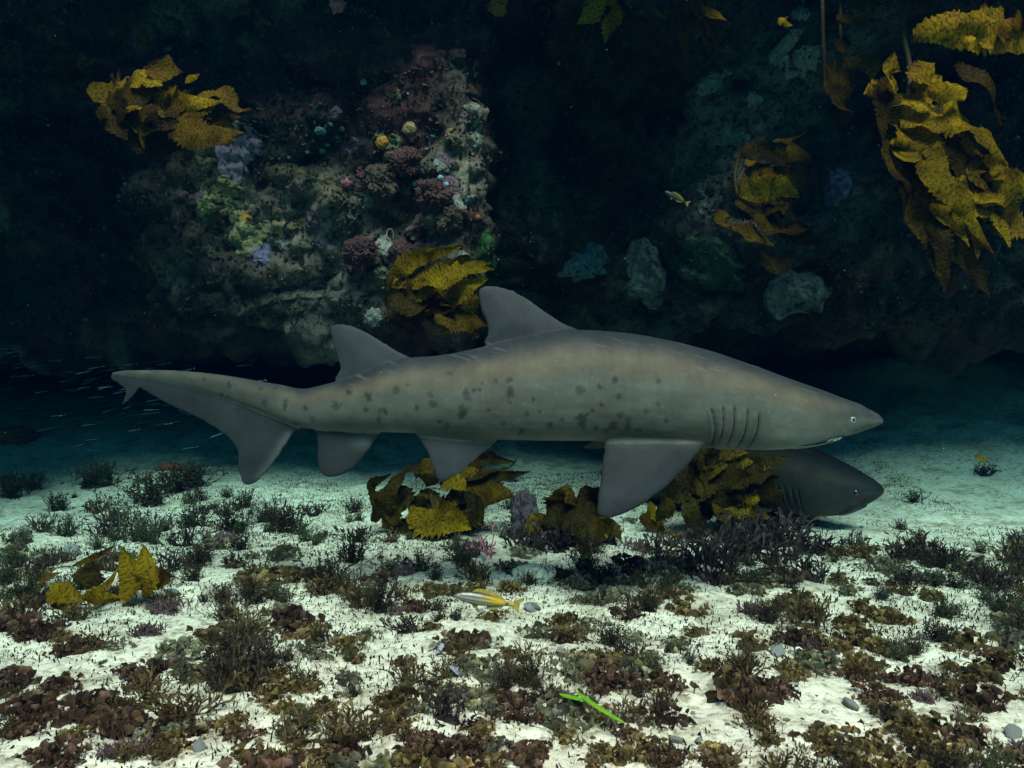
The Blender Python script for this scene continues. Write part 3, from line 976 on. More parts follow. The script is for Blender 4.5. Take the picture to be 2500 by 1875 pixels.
kelp('dim ragged kelp plant left of the yellow brown bunch', C1, 4.4, [
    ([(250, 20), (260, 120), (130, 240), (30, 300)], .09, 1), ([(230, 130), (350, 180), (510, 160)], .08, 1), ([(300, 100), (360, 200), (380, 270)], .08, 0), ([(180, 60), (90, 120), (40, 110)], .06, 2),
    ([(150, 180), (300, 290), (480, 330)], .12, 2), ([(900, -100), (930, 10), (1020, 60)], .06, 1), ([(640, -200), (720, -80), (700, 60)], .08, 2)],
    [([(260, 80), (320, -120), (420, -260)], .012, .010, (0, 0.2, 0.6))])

C6 = (2050, 0, 2.211)
kelp('large bright yellow kelp hanging from the right side of the reef', C6, 3.35, [
    ([(330, 640), (560, 640), (760, 750), (905, 895)], .14, 0), ([(320, 490), (270, 400), (295, 285)], .08, 0), ([(250, 480), (190, 480), (125, 510)], .07, 0), ([(290, 560), (290, 620), (310, 690)], .09, 0),
    ([(380, 440), (450, 380), (515, 340)], .10, 0), ([(400, 480), (470, 430), (480, 380)], .11, 0), ([(520, 560), (620, 590), (700, 655)], .10, 0), ([(470, 500), (590, 500), (665, 535)], .09, 0), ([(330, 500), (400, 560), (460, 620)], .16, 0),
    ([(350, 700), (370, 790), (285, 870)], .13, 0), ([(420, 700), (470, 760), (460, 840)], .10, 0), ([(470, 700), (500, 760), (515, 820)], .06, 0),
    ([(340, 560), (430, 740), (520, 950), (680, 1120), (830, 1370)], .10, 0), ([(560, 880), (700, 940), (800, 1020)], .14, 2), ([(740, 870), (820, 930), (885, 985)], .10, 0), ([(620, 980), (780, 1120), (925, 1330)], .13, 0),
    ([(820, 1010), (920, 1000), (1060, 990)], .13, 0), ([(880, 1120), (940, 1210), (1080, 1250)], .13, 1), ([(430, 950), (450, 1060), (500, 1250), (615, 1415)], .12, 1), ([(450, 1060), (520, 1330), (580, 1575)], .10, 2),
    ([(360, 900), (350, 1040), (330, 1190)], .08, 2), ([(320, 730), (250, 780), (232, 860)], .05, 2), ([(480, 850), (540, 1000), (640, 1130)], .09, 0), ([(660, 1020), (720, 1180), (760, 1390)], .12, 1), ([(560, 780), (640, 840), (690, 900)], .10, 1),
    ([(600, 1000), (760, 1040), (880, 1100)], .13, 0), ([(300, 420), (240, 560), (220, 760)], .10, 2)] + auto_blades((520, 820), 26, (130, 200), (0.5, 1), 380, .085, (0, 1, 2), 12),
    [([(360, 620), (380, 380), (340, 120), (420, -120)], .012, .011, (0.03, 0.12, 0.3, 0.55))])

kelp('single toothed olive kelp blade floating above the large yellow kelp', C6, 2.9, [
    ([(395, 195), (600, 155), (800, 165), (1010, 190), (1150, 200)], .13, 0, [0.05, 0.0, 0.0, 0.1, 0.25]), ([(730, 130), (770, 80), (780, 20)], .06, 0), ([(640, 130), (760, 110), (860, 110)], .06, 0),
    ([(700, 190), (705, 220), (695, 245)], .03, 0), ([(780, 190), (800, 230), (830, 262)], .045, 0), ([(870, 185), (890, 215), (920, 225)], .03, 1), ([(930, 150), (990, 110), (1080, 90)], .07, 1)],
    [([(1100, 190), (1250, 100), (1330, -60)], .010, .010, (0.2, 0.6, 1.1))])

C2 = (880, 580, 5.53)
kelp('olive kelp with layered toothed blades behind the front dorsal fin', C2, 4.2, [
    ([(340, 690), (420, 490), (700, 310), (1080, 195), (1420, 90)], .085, 0), ([(480, 650), (700, 520), (1000, 400), (1320, 260)], .095, 2), ([(700, 650), (900, 560), (1250, 470), (1770, 355)], .115, 0),
    ([(860, 740), (1150, 600), (1420, 500)], .12, 0), ([(1080, 880), (1250, 860), (1450, 690), (1720, 580)], .11, 0), ([(1260, 960), (1450, 910), (1640, 860)], .14, 0), ([(330, 930), (600, 900), (900, 890), (1300, 980)], .13, 2),
    ([(380, 1110), (700, 1010), (1000, 960)], .13, 2), ([(1040, 1090), (1150, 1130), (1280, 1185)], .09, 0), ([(1000, 1050), (1350, 1080), (1740, 1220)], .13, 1), ([(1270, 1180), (1420, 1150), (1590, 1150)], .075, 0), ([(1040, 1250), (1120, 1270), (1200, 1290)], .045, 0),
    ([(420, 610), (520, 590), (620, 700)], .10, 0), ([(1480, 1290), (1530, 1320), (1590, 1345)], .04, 0), ([(1320, 270), (1430, 330), (1500, 390)], .06, 2), ([(560, 700), (800, 780), (1050, 820)], .13, 2)] + auto_blades((800, 780), 12, (200, 150), (1, -0.2), 600, .13, (2, 2, 0), 13),
    [([(1000, 800), (1300, 700), (1500, 500)], .012, .010, (0.12, 0.25, 0.6))])

C8 = (1350, 0, 2.023)
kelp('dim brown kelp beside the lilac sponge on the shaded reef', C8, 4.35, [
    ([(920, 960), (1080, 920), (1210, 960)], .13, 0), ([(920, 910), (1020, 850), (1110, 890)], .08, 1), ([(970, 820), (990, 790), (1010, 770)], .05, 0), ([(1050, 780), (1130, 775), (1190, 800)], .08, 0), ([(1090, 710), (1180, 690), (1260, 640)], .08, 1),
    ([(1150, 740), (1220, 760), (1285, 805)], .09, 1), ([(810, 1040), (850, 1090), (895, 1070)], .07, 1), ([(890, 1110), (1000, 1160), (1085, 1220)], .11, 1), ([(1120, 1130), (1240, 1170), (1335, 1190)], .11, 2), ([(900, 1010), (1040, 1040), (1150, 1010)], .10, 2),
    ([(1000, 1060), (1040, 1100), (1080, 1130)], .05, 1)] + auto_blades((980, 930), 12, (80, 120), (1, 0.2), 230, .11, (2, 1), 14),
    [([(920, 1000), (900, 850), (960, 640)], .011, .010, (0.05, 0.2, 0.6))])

kelp('drooping kelp fronds at the dark centre of the reef overhang', C8, 3.95, [
    ([(260, -40), (190, 50), (115, 115)], .11, 0), ([(310, 20), (275, 120), (250, 215)], .08, 0), ([(330, -10), (380, 60), (495, 115)], .06, 2), ([(500, 55), (530, 65), (565, 90)], .06, 0), ([(240, -60), (260, 10), (300, 40)], .10, 0)],
    [([(270, 0), (260, -90), (280, -260)], .011, .010, (0, 0.05, 0.4))])
kelp('small arched kelp frond under the top of the reef overhang', C8, 3.95, [
    ([(700, 95), (760, 60), (860, 105)], .055, 0), ([(740, 110), (780, 190), (860, 240)], .08, 2), ([(700, 60), (650, 150), (640, 260)], .07, 2)],
    [([(730, 80), (720, -60), (740, -240)], .010, .009, (0, 0.1, 0.4))])
kelp('orange brown kelp with long dark stalk by the pale crusted rock', C8, 3.9, [
    ([(1400, 80), (1500, 95), (1580, 85)], .06, 1), ([(1560, 80), (1610, 95), (1650, 125)], .06, 1), ([(1370, 460), (1440, 370), (1560, 270)], .15, 1), ([(1400, 420), (1420, 520), (1440, 640)], .10, 2), ([(1480, 330), (1560, 320), (1620, 290)], .12, 1),
    ([(1120, 90), (1150, 105), (1190, 125)], .04, 0), ([(1450, 0), (1550, 20), (1640, 10)], .09, 1), ([(1400, 120), (1440, 180), (1430, 260)], .08, 2)],
    [([(1345, 430), (1335, 200), (1330, -80), (1340, -250)], .011, .009, (0.1, 0.05, 0.05, 0.4)), ([(1400, 440), (1420, 250), (1420, 60), (1430, -200)], .009, .009, (0, 0, 0, 0.4))])

C3 = (860, 1080, 3.16)
kelp('yellow and olive kelp rooted in sand below the pelvic fin', C3, 4.0, [
    ([(160, 620), (195, 500), (150, 330), (300, 230)], .07, 2), ([(260, 610), (265, 400), (400, 230), (560, 110)], .10, 2), ([(330, 640), (300, 450), (430, 345)], .08, 2), ([(560, 140), (580, 240), (570, 355)], .13, 1),
    ([(470, 440), (600, 540), (750, 600), (930, 665)], .19, 0, [0.05, -0.06, -0.10, -0.12]), ([(500, 480), (580, 600), (580, 690)], .13, 0, [0.03, -0.06, -0.08]), ([(250, 570), (320, 620), (400, 715)], .09, 0), ([(700, 480), (780, 540), (830, 620)], .12, 0),
    ([(680, 340), (880, 250), (1010, 135), (1255, 150)], .075, 2), ([(850, 300), (1060, 215), (1180, 205), (1265, 135)], .045, 2), ([(900, 300), (1100, 270), (1375, 225)], .05, 2), ([(780, 350), (1000, 360), (1245, 425)], .17, 1),
    ([(860, 620), (900, 480), (850, 370)], .14, 2), ([(900, 650), (930, 570), (960, 500)], .12, 2), ([(700, 320), (800, 330), (880, 390)], .09, 0), ([(850, 230), (930, 240), (960, 300)], .10, 1), ([(980, 120), (1050, 90), (1110, 90)], .03, 2)] + auto_blades((600, 430), 13, (180, 110), (0.1, 0.9), 300, .10, (2, 2, 1), 15),
    [([(690, 760), (640, 560), (600, 380)], .014, .011, (0, 0, 0)), ([(720, 760), (720, 560), (760, 400)], .012, .010, (0.02, 0.04, 0.05))])
kelp('short olive kelp standing on sand beneath the pectoral fin', C3, 3.78, [
    ([(1490, 570), (1420, 640), (1425, 780)], .08, 0), ([(1470, 610), (1620, 560), (1850, 650), (2010, 610)], .15, 2), ([(1570, 580), (1590, 460), (1650, 395), (1730, 480)], .10, 1), ([(1550, 610), (1700, 690), (1960, 745)], .15, 0),
    ([(1870, 580), (1830, 430), (1900, 345)], .13, 2), ([(1900, 600), (2000, 660), (2070, 750)], .06, 2), ([(1600, 500), (1630, 490), (1660, 520)], .07, 1), ([(1650, 620), (1800, 700), (1900, 780)], .14, 2)] + auto_blades((1650, 640), 8, (110, 60), (0.5, 0.5), 190, .08, (2, 2, 0), 16),
    [([(1640, 800), (1620, 680), (1600, 580)], .012, .010, (0, 0, 0))])
C5 = (1500, 1080, 3.16)
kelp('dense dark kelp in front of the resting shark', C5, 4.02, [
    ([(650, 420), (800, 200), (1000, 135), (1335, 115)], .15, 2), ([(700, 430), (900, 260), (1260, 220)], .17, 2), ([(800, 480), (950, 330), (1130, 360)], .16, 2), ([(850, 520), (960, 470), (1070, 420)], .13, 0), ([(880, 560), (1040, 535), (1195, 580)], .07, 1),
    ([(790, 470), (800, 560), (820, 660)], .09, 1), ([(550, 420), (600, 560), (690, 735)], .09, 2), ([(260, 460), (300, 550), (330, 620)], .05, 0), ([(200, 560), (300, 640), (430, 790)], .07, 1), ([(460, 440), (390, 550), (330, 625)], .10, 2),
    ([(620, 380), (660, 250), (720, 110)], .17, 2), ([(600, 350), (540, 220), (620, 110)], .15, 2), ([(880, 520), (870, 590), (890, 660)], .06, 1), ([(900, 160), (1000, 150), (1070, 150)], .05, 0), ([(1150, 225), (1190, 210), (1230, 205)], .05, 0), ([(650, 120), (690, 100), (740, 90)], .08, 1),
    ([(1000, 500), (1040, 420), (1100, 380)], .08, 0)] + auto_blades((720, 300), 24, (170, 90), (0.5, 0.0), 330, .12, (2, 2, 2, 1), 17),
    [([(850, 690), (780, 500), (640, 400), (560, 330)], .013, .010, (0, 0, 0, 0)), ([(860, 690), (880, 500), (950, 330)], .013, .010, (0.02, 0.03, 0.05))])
C10 = (60, 1280, 4.424)
kelp('torn broad yellow kelp piece with a hole lying on the sand', C10, 2.78, [
    ([(1080, 830), (1130, 560), (1070, 250)], .085, 0, [-0.02, 0.02, 0.08]), ([(1270, 800), (1310, 520), (1290, 230)], .080, 0, [0.0, -0.01, 0.06]), ([(1330, 680), (1480, 590), (1620, 560)], .065, 1), ([(620, 800), (860, 680), (1010, 480)], .045, 0, [-0.03, 0, 0.03]),
    ([(520, 450), (760, 345), (1010, 220)], .018, 1, [0.05, 0.07, 0.08]), ([(680, 700), (690, 560), (730, 390)], .095, 2, [0.08, 0.08, 0.1]), ([(240, 700), (430, 740), (650, 840)], .075, 0, [0.0, -0.03, -0.04]), ([(280, 740), (420, 870), (510, 1020)], .07, 0, [0, -0.04, -0.09]),
    ([(180, 650), (230, 580), (410, 520)], .02, 1), ([(650, 800), (850, 790), (1050, 780)], .05, 0, [-0.05, -0.06, -0.04])], [], cat='kelp', name='kelp_fragment', ruffle=0.12, wide=1.15)
C0 = (0, 0, 1.0)
kelp('small orange scrap of seaweed drifting above the sand bank', C0, 3.6, [([(2383, 1112), (2395, 1120), (2413, 1131)], .030, 1)], [], name='seaweed_scrap', cat='seaweed scrap', group=None)

# ------------------------------------------------------------------ growth on the reef
def ico(sub):
    bm = bmesh.new(); bmesh.ops.create_icosphere(bm, subdivisions=sub, radius=1)
    v = np.array([list(x.co) for x in bm.verts]); f = [tuple(a.index for a in x.verts) for x in bm.faces]
    bm.free()
    return v, f
ICO4, ICO3, ICO2 = ico(6), ico(4), ico(2)

def basis(n):
    n = Vector(n).normalized()
    t = n.cross(Vector((0.2, 0.1, 1))).normalized()
    return np.array(n), np.array(t), np.array(n.cross(t))

def knob(name, label, cat, px, py, rpx, mat, squash=(1, 1, 0.8), rough=0.22, freq=2.2, group=None, hang=0.0, out=0.25, fine=0.05):
    """lumpy growth half sunk in the rock"""
    p, n = hit(px, py)
    if p is None: return
    r = rpx / F * p.y
    v, f = ICO4
    n_, t_, b_ = basis(n)
    seed = px * 0.37 + py * 0.11
    d_ = 1 + rough * fbm(v * freq + seed, 3) + fine * fbm(v * 9 + seed, 2) + fine * 0.6 * vnoise(v * 22 + seed)
    w = v * d_[:, None] * r
    w = w[:, 0:1] * t_ * squash[0] + w[:, 1:2] * b_ * squash[1] + w[:, 2:3] * n_ * squash[2]
    if hang:
        w[:, 2] = np.where(w[:, 2] < 0, w[:, 2] * (1 + hang), w[:, 2])
    o = link_mesh(name, mesh_from(name, w, f), mat)
    o.location = np.array(p) + n_ * r * out
    tag(o, label, cat, group)
    return o

def crust(name, label, cat, px, py, rpx, mat, thick=0.02, pits=0.0, aspect=1.0, group=None, lumps=0.5, freq=18):
    """encrusting patch that follows the rock surface"""
    p, n = hit(px, py)
    if p is None: return
    r = rpx / F * p.y
    n = (n + Vector((0, -0.8, 0))).normalized()
    n_, t_, b_ = basis(n)
    NRG, NA = (26, 64) if rpx > 25 else (14, 36)
    V_ = []
    ang = 2 * np.pi * np.arange(NA) / NA
    rads = 1 + 0.50 * vnoise(np.stack([np.cos(ang) * 1.4 + px, np.sin(ang) * 1.4, np.full(NA, py * 0.1)], 1)) + 0.20 * vnoise(np.stack([np.cos(ang) * 3.6 + px, np.sin(ang) * 3.6, np.full(NA, py * 0.1)], 1))
    for i in range(NRG + 1):
        for j in range(NA):
            a_ = ang[j]
            rad = rads[j]
            rho = i / NRG
            o_ = (t_ * math.cos(a_) * aspect + b_ * math.sin(a_)) * r * rho * rad
            org = Vector(np.array(p) + o_ + n_ * 0.30)
            h_, hn, _, _ = bvh.ray_cast(org, Vector(-n_))
            if h_ is None: h_ = Vector(np.array(p) + o_)
            V_.append(np.array(h_))
    V_ = np.array(V_)
    rho = np.repeat(np.arange(NRG + 1) / NRG, NA)
    up = thick * np.sqrt(np.clip(1 - rho ** 4, 0, 1)) * (1 + lumps * fbm(V_ * freq, 3)) - 0.006
    if pits:
        pt = vnoise(V_ * 55 + 3)
        up -= pits * smooth(0.35, 0.7, pt) * (rho < 0.93)
        up += pits * 0.6 * smooth(0.15, 0.35, pt) * (1 - smooth(0.35, 0.5, pt))
    V_ = V_ + n_ * up[:, None]
    loc = np.array(p)
    f = grid_faces(NRG + 1, NA, True)
    o = link_mesh(name, mesh_from(name, V_ - loc, f), mat)
    o.location = loc
    tag(o, label, cat, group)
    return o

M_MAROON = plain_mat('maroon_algae', (0.026, 0.012, 0.012), (0.085, 0.040, 0.040), 70, 0.9, 1.0, 0.012)
M_BROWNK = plain_mat('brown_turf', (0.03, 0.021, 0.015), (0.10, 0.074, 0.052), 80, 0.9, 1.0, 0.012)
M_PURPLE = plain_mat('purple_sponge', (0.10, 0.078, 0.115), (0.22, 0.175, 0.235), 40, 0.9, 0.8, 0.01)
M_YELLOWS = plain_mat('yellow_sponge', (0.085, 0.078, 0.038), (0.225, 0.205, 0.10), 22, 0.85, 0.7, 0.012)
M_ORANGE = plain_mat('orange_sponge', (0.22, 0.09, 0.012), (0.34, 0.17, 0.03), 30, 0.8)
M_TAN = plain_mat('tan_sponge', (0.12, 0.09, 0.04), (0.2, 0.15, 0.08), 30, 0.85)
M_BLUE = plain_mat('blue_sponge', (0.14, 0.19, 0.28), (0.26, 0.32, 0.42), 60, 0.8)
M_PALE = plain_mat('pale_sponge', (0.09, 0.095, 0.08), (0.25, 0.25, 0.215), 50, 0.9, 1.0, 0.012)
M_TEALS = plain_mat('blue_grey_sponge', (0.03, 0.06, 0.075), (0.12, 0.2, 0.22), 38, 0.9, 1.0, 0.01, detail=2)
M_LILAC = plain_mat('lilac_sponge', (0.06, 0.055, 0.10), (0.15, 0.14, 0.22), 40, 0.9, 0.9, 0.01)
M_GREYS = plain_mat('grey_sponge', (0.05, 0.055, 0.05), (0.17, 0.18, 0.16), 45, 0.9, 1.0, 0.014)
M_MOSS = plain_mat('dark_moss', (0.015, 0.035, 0.018), (0.04, 0.08, 0.04), 45, 0.9, 1.0, 0.014)
M_GREENA = plain_mat('green_algae', (0.03, 0.07, 0.02), (0.08, 0.16, 0.05), 60, 0.9, 1.0, 0.01)
M_PINK = plain_mat('pink_algae', (0.30, 0.09, 0.12), (0.45, 0.18, 0.22), 60, 0.85)
M_WHITE = plain_mat('white_shell', (0.66, 0.66, 0.63), (0.82, 0.82, 0.80), 60, 0.5)
M_RED = plain_mat('red_sponge', (0.30, 0.05, 0.02), (0.46, 0.12, 0.05), 50, 0.8)

K = (450, 280, 2.765)
kk = lambda u, v: (K[0] + u / K[2], K[1] + v / K[2])
KN = [('dark brown algae covered knob, highest of the reef cluster', 1500, 330, 105, M_MAROON), ('big round brown knob beside pink algae on the reef', 1350, 455, 115, M_BROWNK), ('round maroon knob topped by blue sponge balls', 1680, 545, 110, M_MAROON),
      ('pinkish brown knob below the blue sponge balls', 1790, 700, 88, M_BROWNK), ('wide maroon algae mound under the curled pale ribbon', 1200, 935, 120, M_MAROON), ('maroon mound touching the top of the olive kelp', 1490, 955, 95, M_MAROON), ('small ochre knob carrying pink algae', 1175, 505, 62, M_BROWNK)]
for lab, u, v, r_, m_ in KN:
    knob('algae_mound', lab, 'algae mound', *kk(u, v), r_ / K[2], m_, rough=0.55, freq=1.8, group='algae covered knobs on the lit buttress', out=0.15, fine=0.17)
knob('sea_squirt', 'orange and red sea squirt above the brown knobs', 'sea squirt', *kk(1335, 190), 16, M_ORANGE, (1, 1, 1.1))
knob('sponge', 'small ochre sponge near the top of the buttress', 'sponge', *kk(1515, 100), 17, M_TAN)
for u, v, r_ in [(1580, 452, 20), (1660, 430, 17), (1725, 445, 20), (1763, 488, 20), (1785, 580, 20)]:
    knob('ball_sponge', 'pale blue ball sponge on the maroon knob', 'ball sponge', *kk(u, v), r_ / K[2], M_BLUE, (1, 1, 1.3), 0.1, 2, 'blue ball sponges', out=0.9)
crust('sponge_crust', 'pitted purple sponge patch under the streaming kelp bunch', 'sponge', *kk(430, 200), 44, M_PURPLE, .022, .008)
crust('sponge_crust', 'pale lilac sponge patch just below the darker purple one', 'sponge', *kk(330, 330), 50, M_PURPLE, .024, .008)
crust('sponge_crust', 'yellow green pitted sponge at the left end of the lit rock', 'sponge', *kk(145, 610), 28, M_YELLOWS, .026, .010)
crust('sponge_crust', 'yellow green pitted sponge between purple patch and orange sponge', 'sponge', *kk(300, 500), 44, M_YELLOWS, .024, .010)
crust('sponge_crust', 'largest yellow green sponge patch low on the lit rock', 'sponge', *kk(440, 840), 46, M_YELLOWS, .026, .010)
crust('sponge_crust', 'small yellow green sponge beside the orange sponge', 'sponge', *kk(325, 640), 26, M_YELLOWS, .022, .010)
crust('sponge_crust', 'flat orange lobed sponge amid the yellow green sponge', 'sponge', *kk(420, 690), 17, M_ORANGE, .018)
crust('sponge_crust', 'round tan sponge right of the orange lobed sponge', 'sponge', *kk(630, 735), 22, M_TAN, .018)
crust('sponge_crust', 'purple sponge patch at the foot of the lit rock', 'sponge', *kk(520, 935), 26, M_LILAC, .022, .006)
crust('algae_crust', 'green algae film low on the pale rock column', 'algae crust', *kk(2050, 840), 30, M_GREENA, .014, aspect=0.5)
crust('algae_crust', 'green algae film beside the olive kelp tip', 'algae crust', *kk(2085, 1000), 28, M_GREENA, .014, aspect=0.5)
crust('sponge_crust', 'pale grey crust running down the rock column', 'sponge', *kk(1960, 160), 34, M_PALE, .018, aspect=0.6)
crust('sponge_crust', 'cream crusty patch right of the maroon knob', 'sponge', *kk(1830, 590), 28, M_PALE, .02)
crust('sponge_crust', 'grey green crust above the wide maroon mound', 'sponge', *kk(1370, 900), 32, M_PALE, .02)
knob('sponge', 'tiny red sponge on the right of the column', 'sponge', *kk(1980, 690), 7, M_RED)
for u, v, r_ in [(930, 110, 34), (1055, 92, 18), (985, 60, 14), (935, 250, 20), (710, 285, 14), (830, 245, 12), (965, 205, 13)]:
    knob('finger_sponge', 'pale blue grey sponge finger on the dark rock above the knobs', 'sponge', *kk(u, v), r_ / K[2], M_TEALS, (1.2, 0.8, 1.2), 0.2, 2, 'blue grey sponge fingers', out=0.5)
for u, v, r_ in [(1640, 240, 14), (1590, 265, 14), (1680, 145, 14), (1560, 270, 10)]:
    knob('finger_sponge', 'pale mint sponge finger beside the highest brown knob', 'sponge', *kk(u, v), r_ / K[2], M_TEALS, (1.3, 0.7, 1.2), 0.2, 2, 'mint sponge fingers', out=0.5)
K8 = lambda u, v: (1350 + u / 2.023, v / 2.023)
crust('hanging_sponge', 'blue spotted sponge hanging from the reef edge above the back', 'sponge', *K8(170, 1290), 46, M_TEALS, .055, .02, 1.1, lumps=1.0, freq=9)
crust('hanging_sponge', 'grey lumpy sponge hanging next to the blue spotted one', 'sponge', *K8(480, 1350), 58, M_GREYS, .07, .012, 1.0, lumps=1.3, freq=9)
crust('hanging_sponge', 'pale crumbly sponge hanging lowest under the reef edge', 'sponge', *K8(1220, 1480), 54, M_GREYS, .07, .014, 1.1, lumps=1.4, freq=10)
crust('hanging_sponge', 'dark green mossy lump on the shaded reef edge', 'sponge', *K8(780, 1310), 60, M_MOSS, .04, .008, 1.5, lumps=1.3, freq=9)
crust('sponge_crust', 'pitted lilac sponge right of the dim brown kelp', 'sponge', *K8(1400, 920), 50, M_LILAC, .03, .010, aspect=0.75)
for (u, v, r_, lab) in [(1240, 320, 40, 'pale crusted boulder face below the kelp stalks'), (1130, 290, 26, 'pale frilly crust left of the crusted boulder face'), (1230, 60, 24, 'pale crust at the top of the reef between stalks'), (1000, 490, 22, 'pale crust under the maroon urchin'), (930, 690, 36, 'grey white crust above the dim brown kelp'), (780, 410, 26, 'grey crust left of the maroon urchin')]:
    crust('rock_crust', lab, 'crust', *K8(u, v), r_, M_PALE, .02, lumps=0.9, freq=26)
for lab, x_, y_, r_, m_ in [('magenta soft growth at the upper edge of the reef', 820, 8, 20, M_PINK), ('orange growth at the top of the reef near its middle', 1215, 8, 26, M_ORANGE), ('small blue white sponge on the black rock', 888, 199, 8, M_BLUE), ('grey knobbly lump left of the olive kelp', 918, 775, 22, M_GREYS), ('pale lump between the kelp bunch and purple sponge', 575, 305, 12, M_PALE)]:
    knob('reef_growth', lab, 'reef growth', x_, y_, r_, m_, rough=0.4)

def spiky(name, label, cat, px, py, r, n, mat, thick, seed, group=None, up=None):
    """radial tuft: urchin spines or feathery algae tips, attached to the reef"""
    p, nn = hit(px, py)
    if p is None: return
    rg = np.random.default_rng(seed)
    n_, t_, b_ = basis(nn)
    V_, f = [], []
    bv, bf = ICO2
    V_ += list(bv * r * 0.42); f += [tuple(x) for x in bf]
    for k in range(n):
        d_ = n_ * rg.uniform(0.1, 1) + t_ * rg.normal(0, 0.6) + b_ * rg.normal(0, 0.6)
        d_ /= np.linalg.norm(d_)
        s_ = np.cross(d_, (0.3, 0.5, 0.8)); s_ /= np.linalg.norm(s_); s2 = np.cross(d_, s_)
        i0 = len(V_)
        l_ = r * rg.uniform(0.75, 1.1)
        for j in range(3):
            a_ = 2.09 * j
            V_.append((s_ * math.cos(a_) + s2 * math.sin(a_)) * thick)
        V_.append(d_ * l_)
        for j in range(3):
            f.append((i0 + j, i0 + (j + 1) % 3, i0 + 3))
    o = link_mesh(name, mesh_from(name, V_, f), mat)
    o.location = np.array(p) + n_ * r * 0.25
    return tag(o, label, cat, group)
spiky('sea_urchin', 'maroon sea urchin in a crevice of the pale rock', 'sea urchin', *K8(935, 445), 0.075, 170, M_MAROON, 0.0035, 3)
spiky('pink_algae', 'pink feathery algae on the small ochre knob', 'algae', *kk(1092, 462), 0.055, 90, M_PINK, 0.005, 4)
spiky('pink_algae', 'pink feathery algae on the left side of the big brown knob', 'algae', *kk(1205, 400), 0.045, 90, M_PINK, 0.005, 5)
# curled white ribbon
M_RIBBON = plain_mat('ribbon', (0.16, 0.11, 0.08), (0.36, 0.32, 0.27), 120, 0.7)
p, n = hit(*kk(1395, 815))
n_, t_, b_ = basis(n)
a_ = np.linspace(-0.6, 4.6, 12)
rp = np.array([[math.cos(x) * 0.020, -0.012 * (i / 12), math.sin(x) * 0.034] for i, x in enumerate(a_)]) + np.array([0, -0.03, 0])
v, f = tube(rp, 0.0026, 0.0050, 40, 8)
o = link_mesh('curled_ribbon', mesh_from('curled_ribbon', v, f), M_RIBBON); o.location = p
tag(o, 'curled pale ribbon like growth above the wide maroon mound', 'reef growth')

# many small muted crusts overlap all over the lit rock
rgc = np.random.default_rng(5)
M_CRP = plain_mat('mauve_crust', (0.05, 0.035, 0.045), (0.13, 0.09, 0.11), 60, 0.9, 1.0, 0.01)
M_CRO = plain_mat('ochre_crust', (0.05, 0.04, 0.02), (0.13, 0.105, 0.055), 60, 0.9, 1.0, 0.01)
M_CRG = plain_mat('olive_crust', (0.03, 0.035, 0.02), (0.085, 0.095, 0.055), 60, 0.9, 1.0, 0.01)
for k in range(64):
    x_, y_ = (rgc.uniform(450, 1190), rgc.uniform(230, 690)) if k < 58 else (rgc.uniform(1700, 2150), rgc.uniform(60, 480))
    if hit(x_, y_)[0] is None: continue
    m_, cl = [(M_CRP, 'mauve'), (M_CRO, 'ochre'), (M_CRG, 'olive'), (M_GREYS, 'grey')][k % 4]
    where = 'left buttress' if k < 58 else 'pale right rock'
    crust('encrusting_growth', 'small knobbly %s crust on the %s' % (cl, where), 'crust', x_, y_, rgc.uniform(9, 24), m_, rgc.uniform(.012, .03), .006, rgc.uniform(0.6, 1.6), group='%s crusts on the %s' % (cl, where), lumps=1.2, freq=30)

# short shaggy turf, worms and tiny leaves all over the lit side of the rock: nobody could count it
rg = np.random.default_rng(21)
xs_ = rg.uniform(-40, 2540, 15000); ys_ = rg.uniform(-20, 800, 15000)
TV, TF, TM = [], [], []
for x_, y_ in zip(xs_, ys_):
    p, n = hit(x_, y_)
    if p is None or p.y > 5.9: continue
    n_ = np.array(n); pp = np.array(p)
    typ = rg.random()
    s = rg.uniform(0.008, 0.026)
    mi = int(rg.choice(4, p=(0.46, 0.33, 0.205, 0.005)))
    k = 3 if typ < 0.6 else 2
    for _ in range(k):
        d_ = n_ + rg.normal(0, 0.6, 3); d_ /= np.linalg.norm(d_)
        s_ = np.cross(d_, rg.normal(0, 1, 3)); s_ /= np.linalg.norm(s_)
        b0 = pp - n_ * 0.003 + rg.normal(0, 0.006, 3)
        i0 = len(TV)
        w_ = s * rg.uniform(0.25, 0.6)
        TV += [b0 - s_ * w_ * 0.5, b0 + s_ * w_ * 0.5, b0 + d_ * s * 0.6 + s_ * w_, b0 + d_ * s + n_ * s * 0.2, b0 + d_ * s * 0.6 - s_ * w_]
        TF.append((i0, i0 + 1, i0 + 2, i0 + 4)); TF.append((i0 + 4, i0 + 2, i0 + 3)); TM += [mi, mi]
turf = mesh_from('reef_turf', TV, TF, mats=TM)
for m_ in (M_BROWNK, M_MAROON, M_MOSS, M_PALE):
    turf.materials.append(m_)
tag(link_mesh('reef_turf', turf), 'shaggy algae turf covering the rock', kind='stuff')
#PART4
# ------------------------------------------------------------------ life on the sand
def gz1(x_, y_):
    i = int(np.clip(np.searchsorted(gx, x_) - 1, 0, len(gx) - 2)); j = int(np.clip(np.searchsorted(gy, y_) - 1, 0, len(gy) - 2))
    u = (x_ - gx[i]) / (gx[i + 1] - gx[i]); v = (y_ - gy[j]) / (gy[j + 1] - gy[j])
    return float((GZ[j, i] * (1 - u) + GZ[j, i + 1] * u) * (1 - v) + (GZ[j + 1, i] * (1 - u) + GZ[j + 1, i + 1] * u) * v)

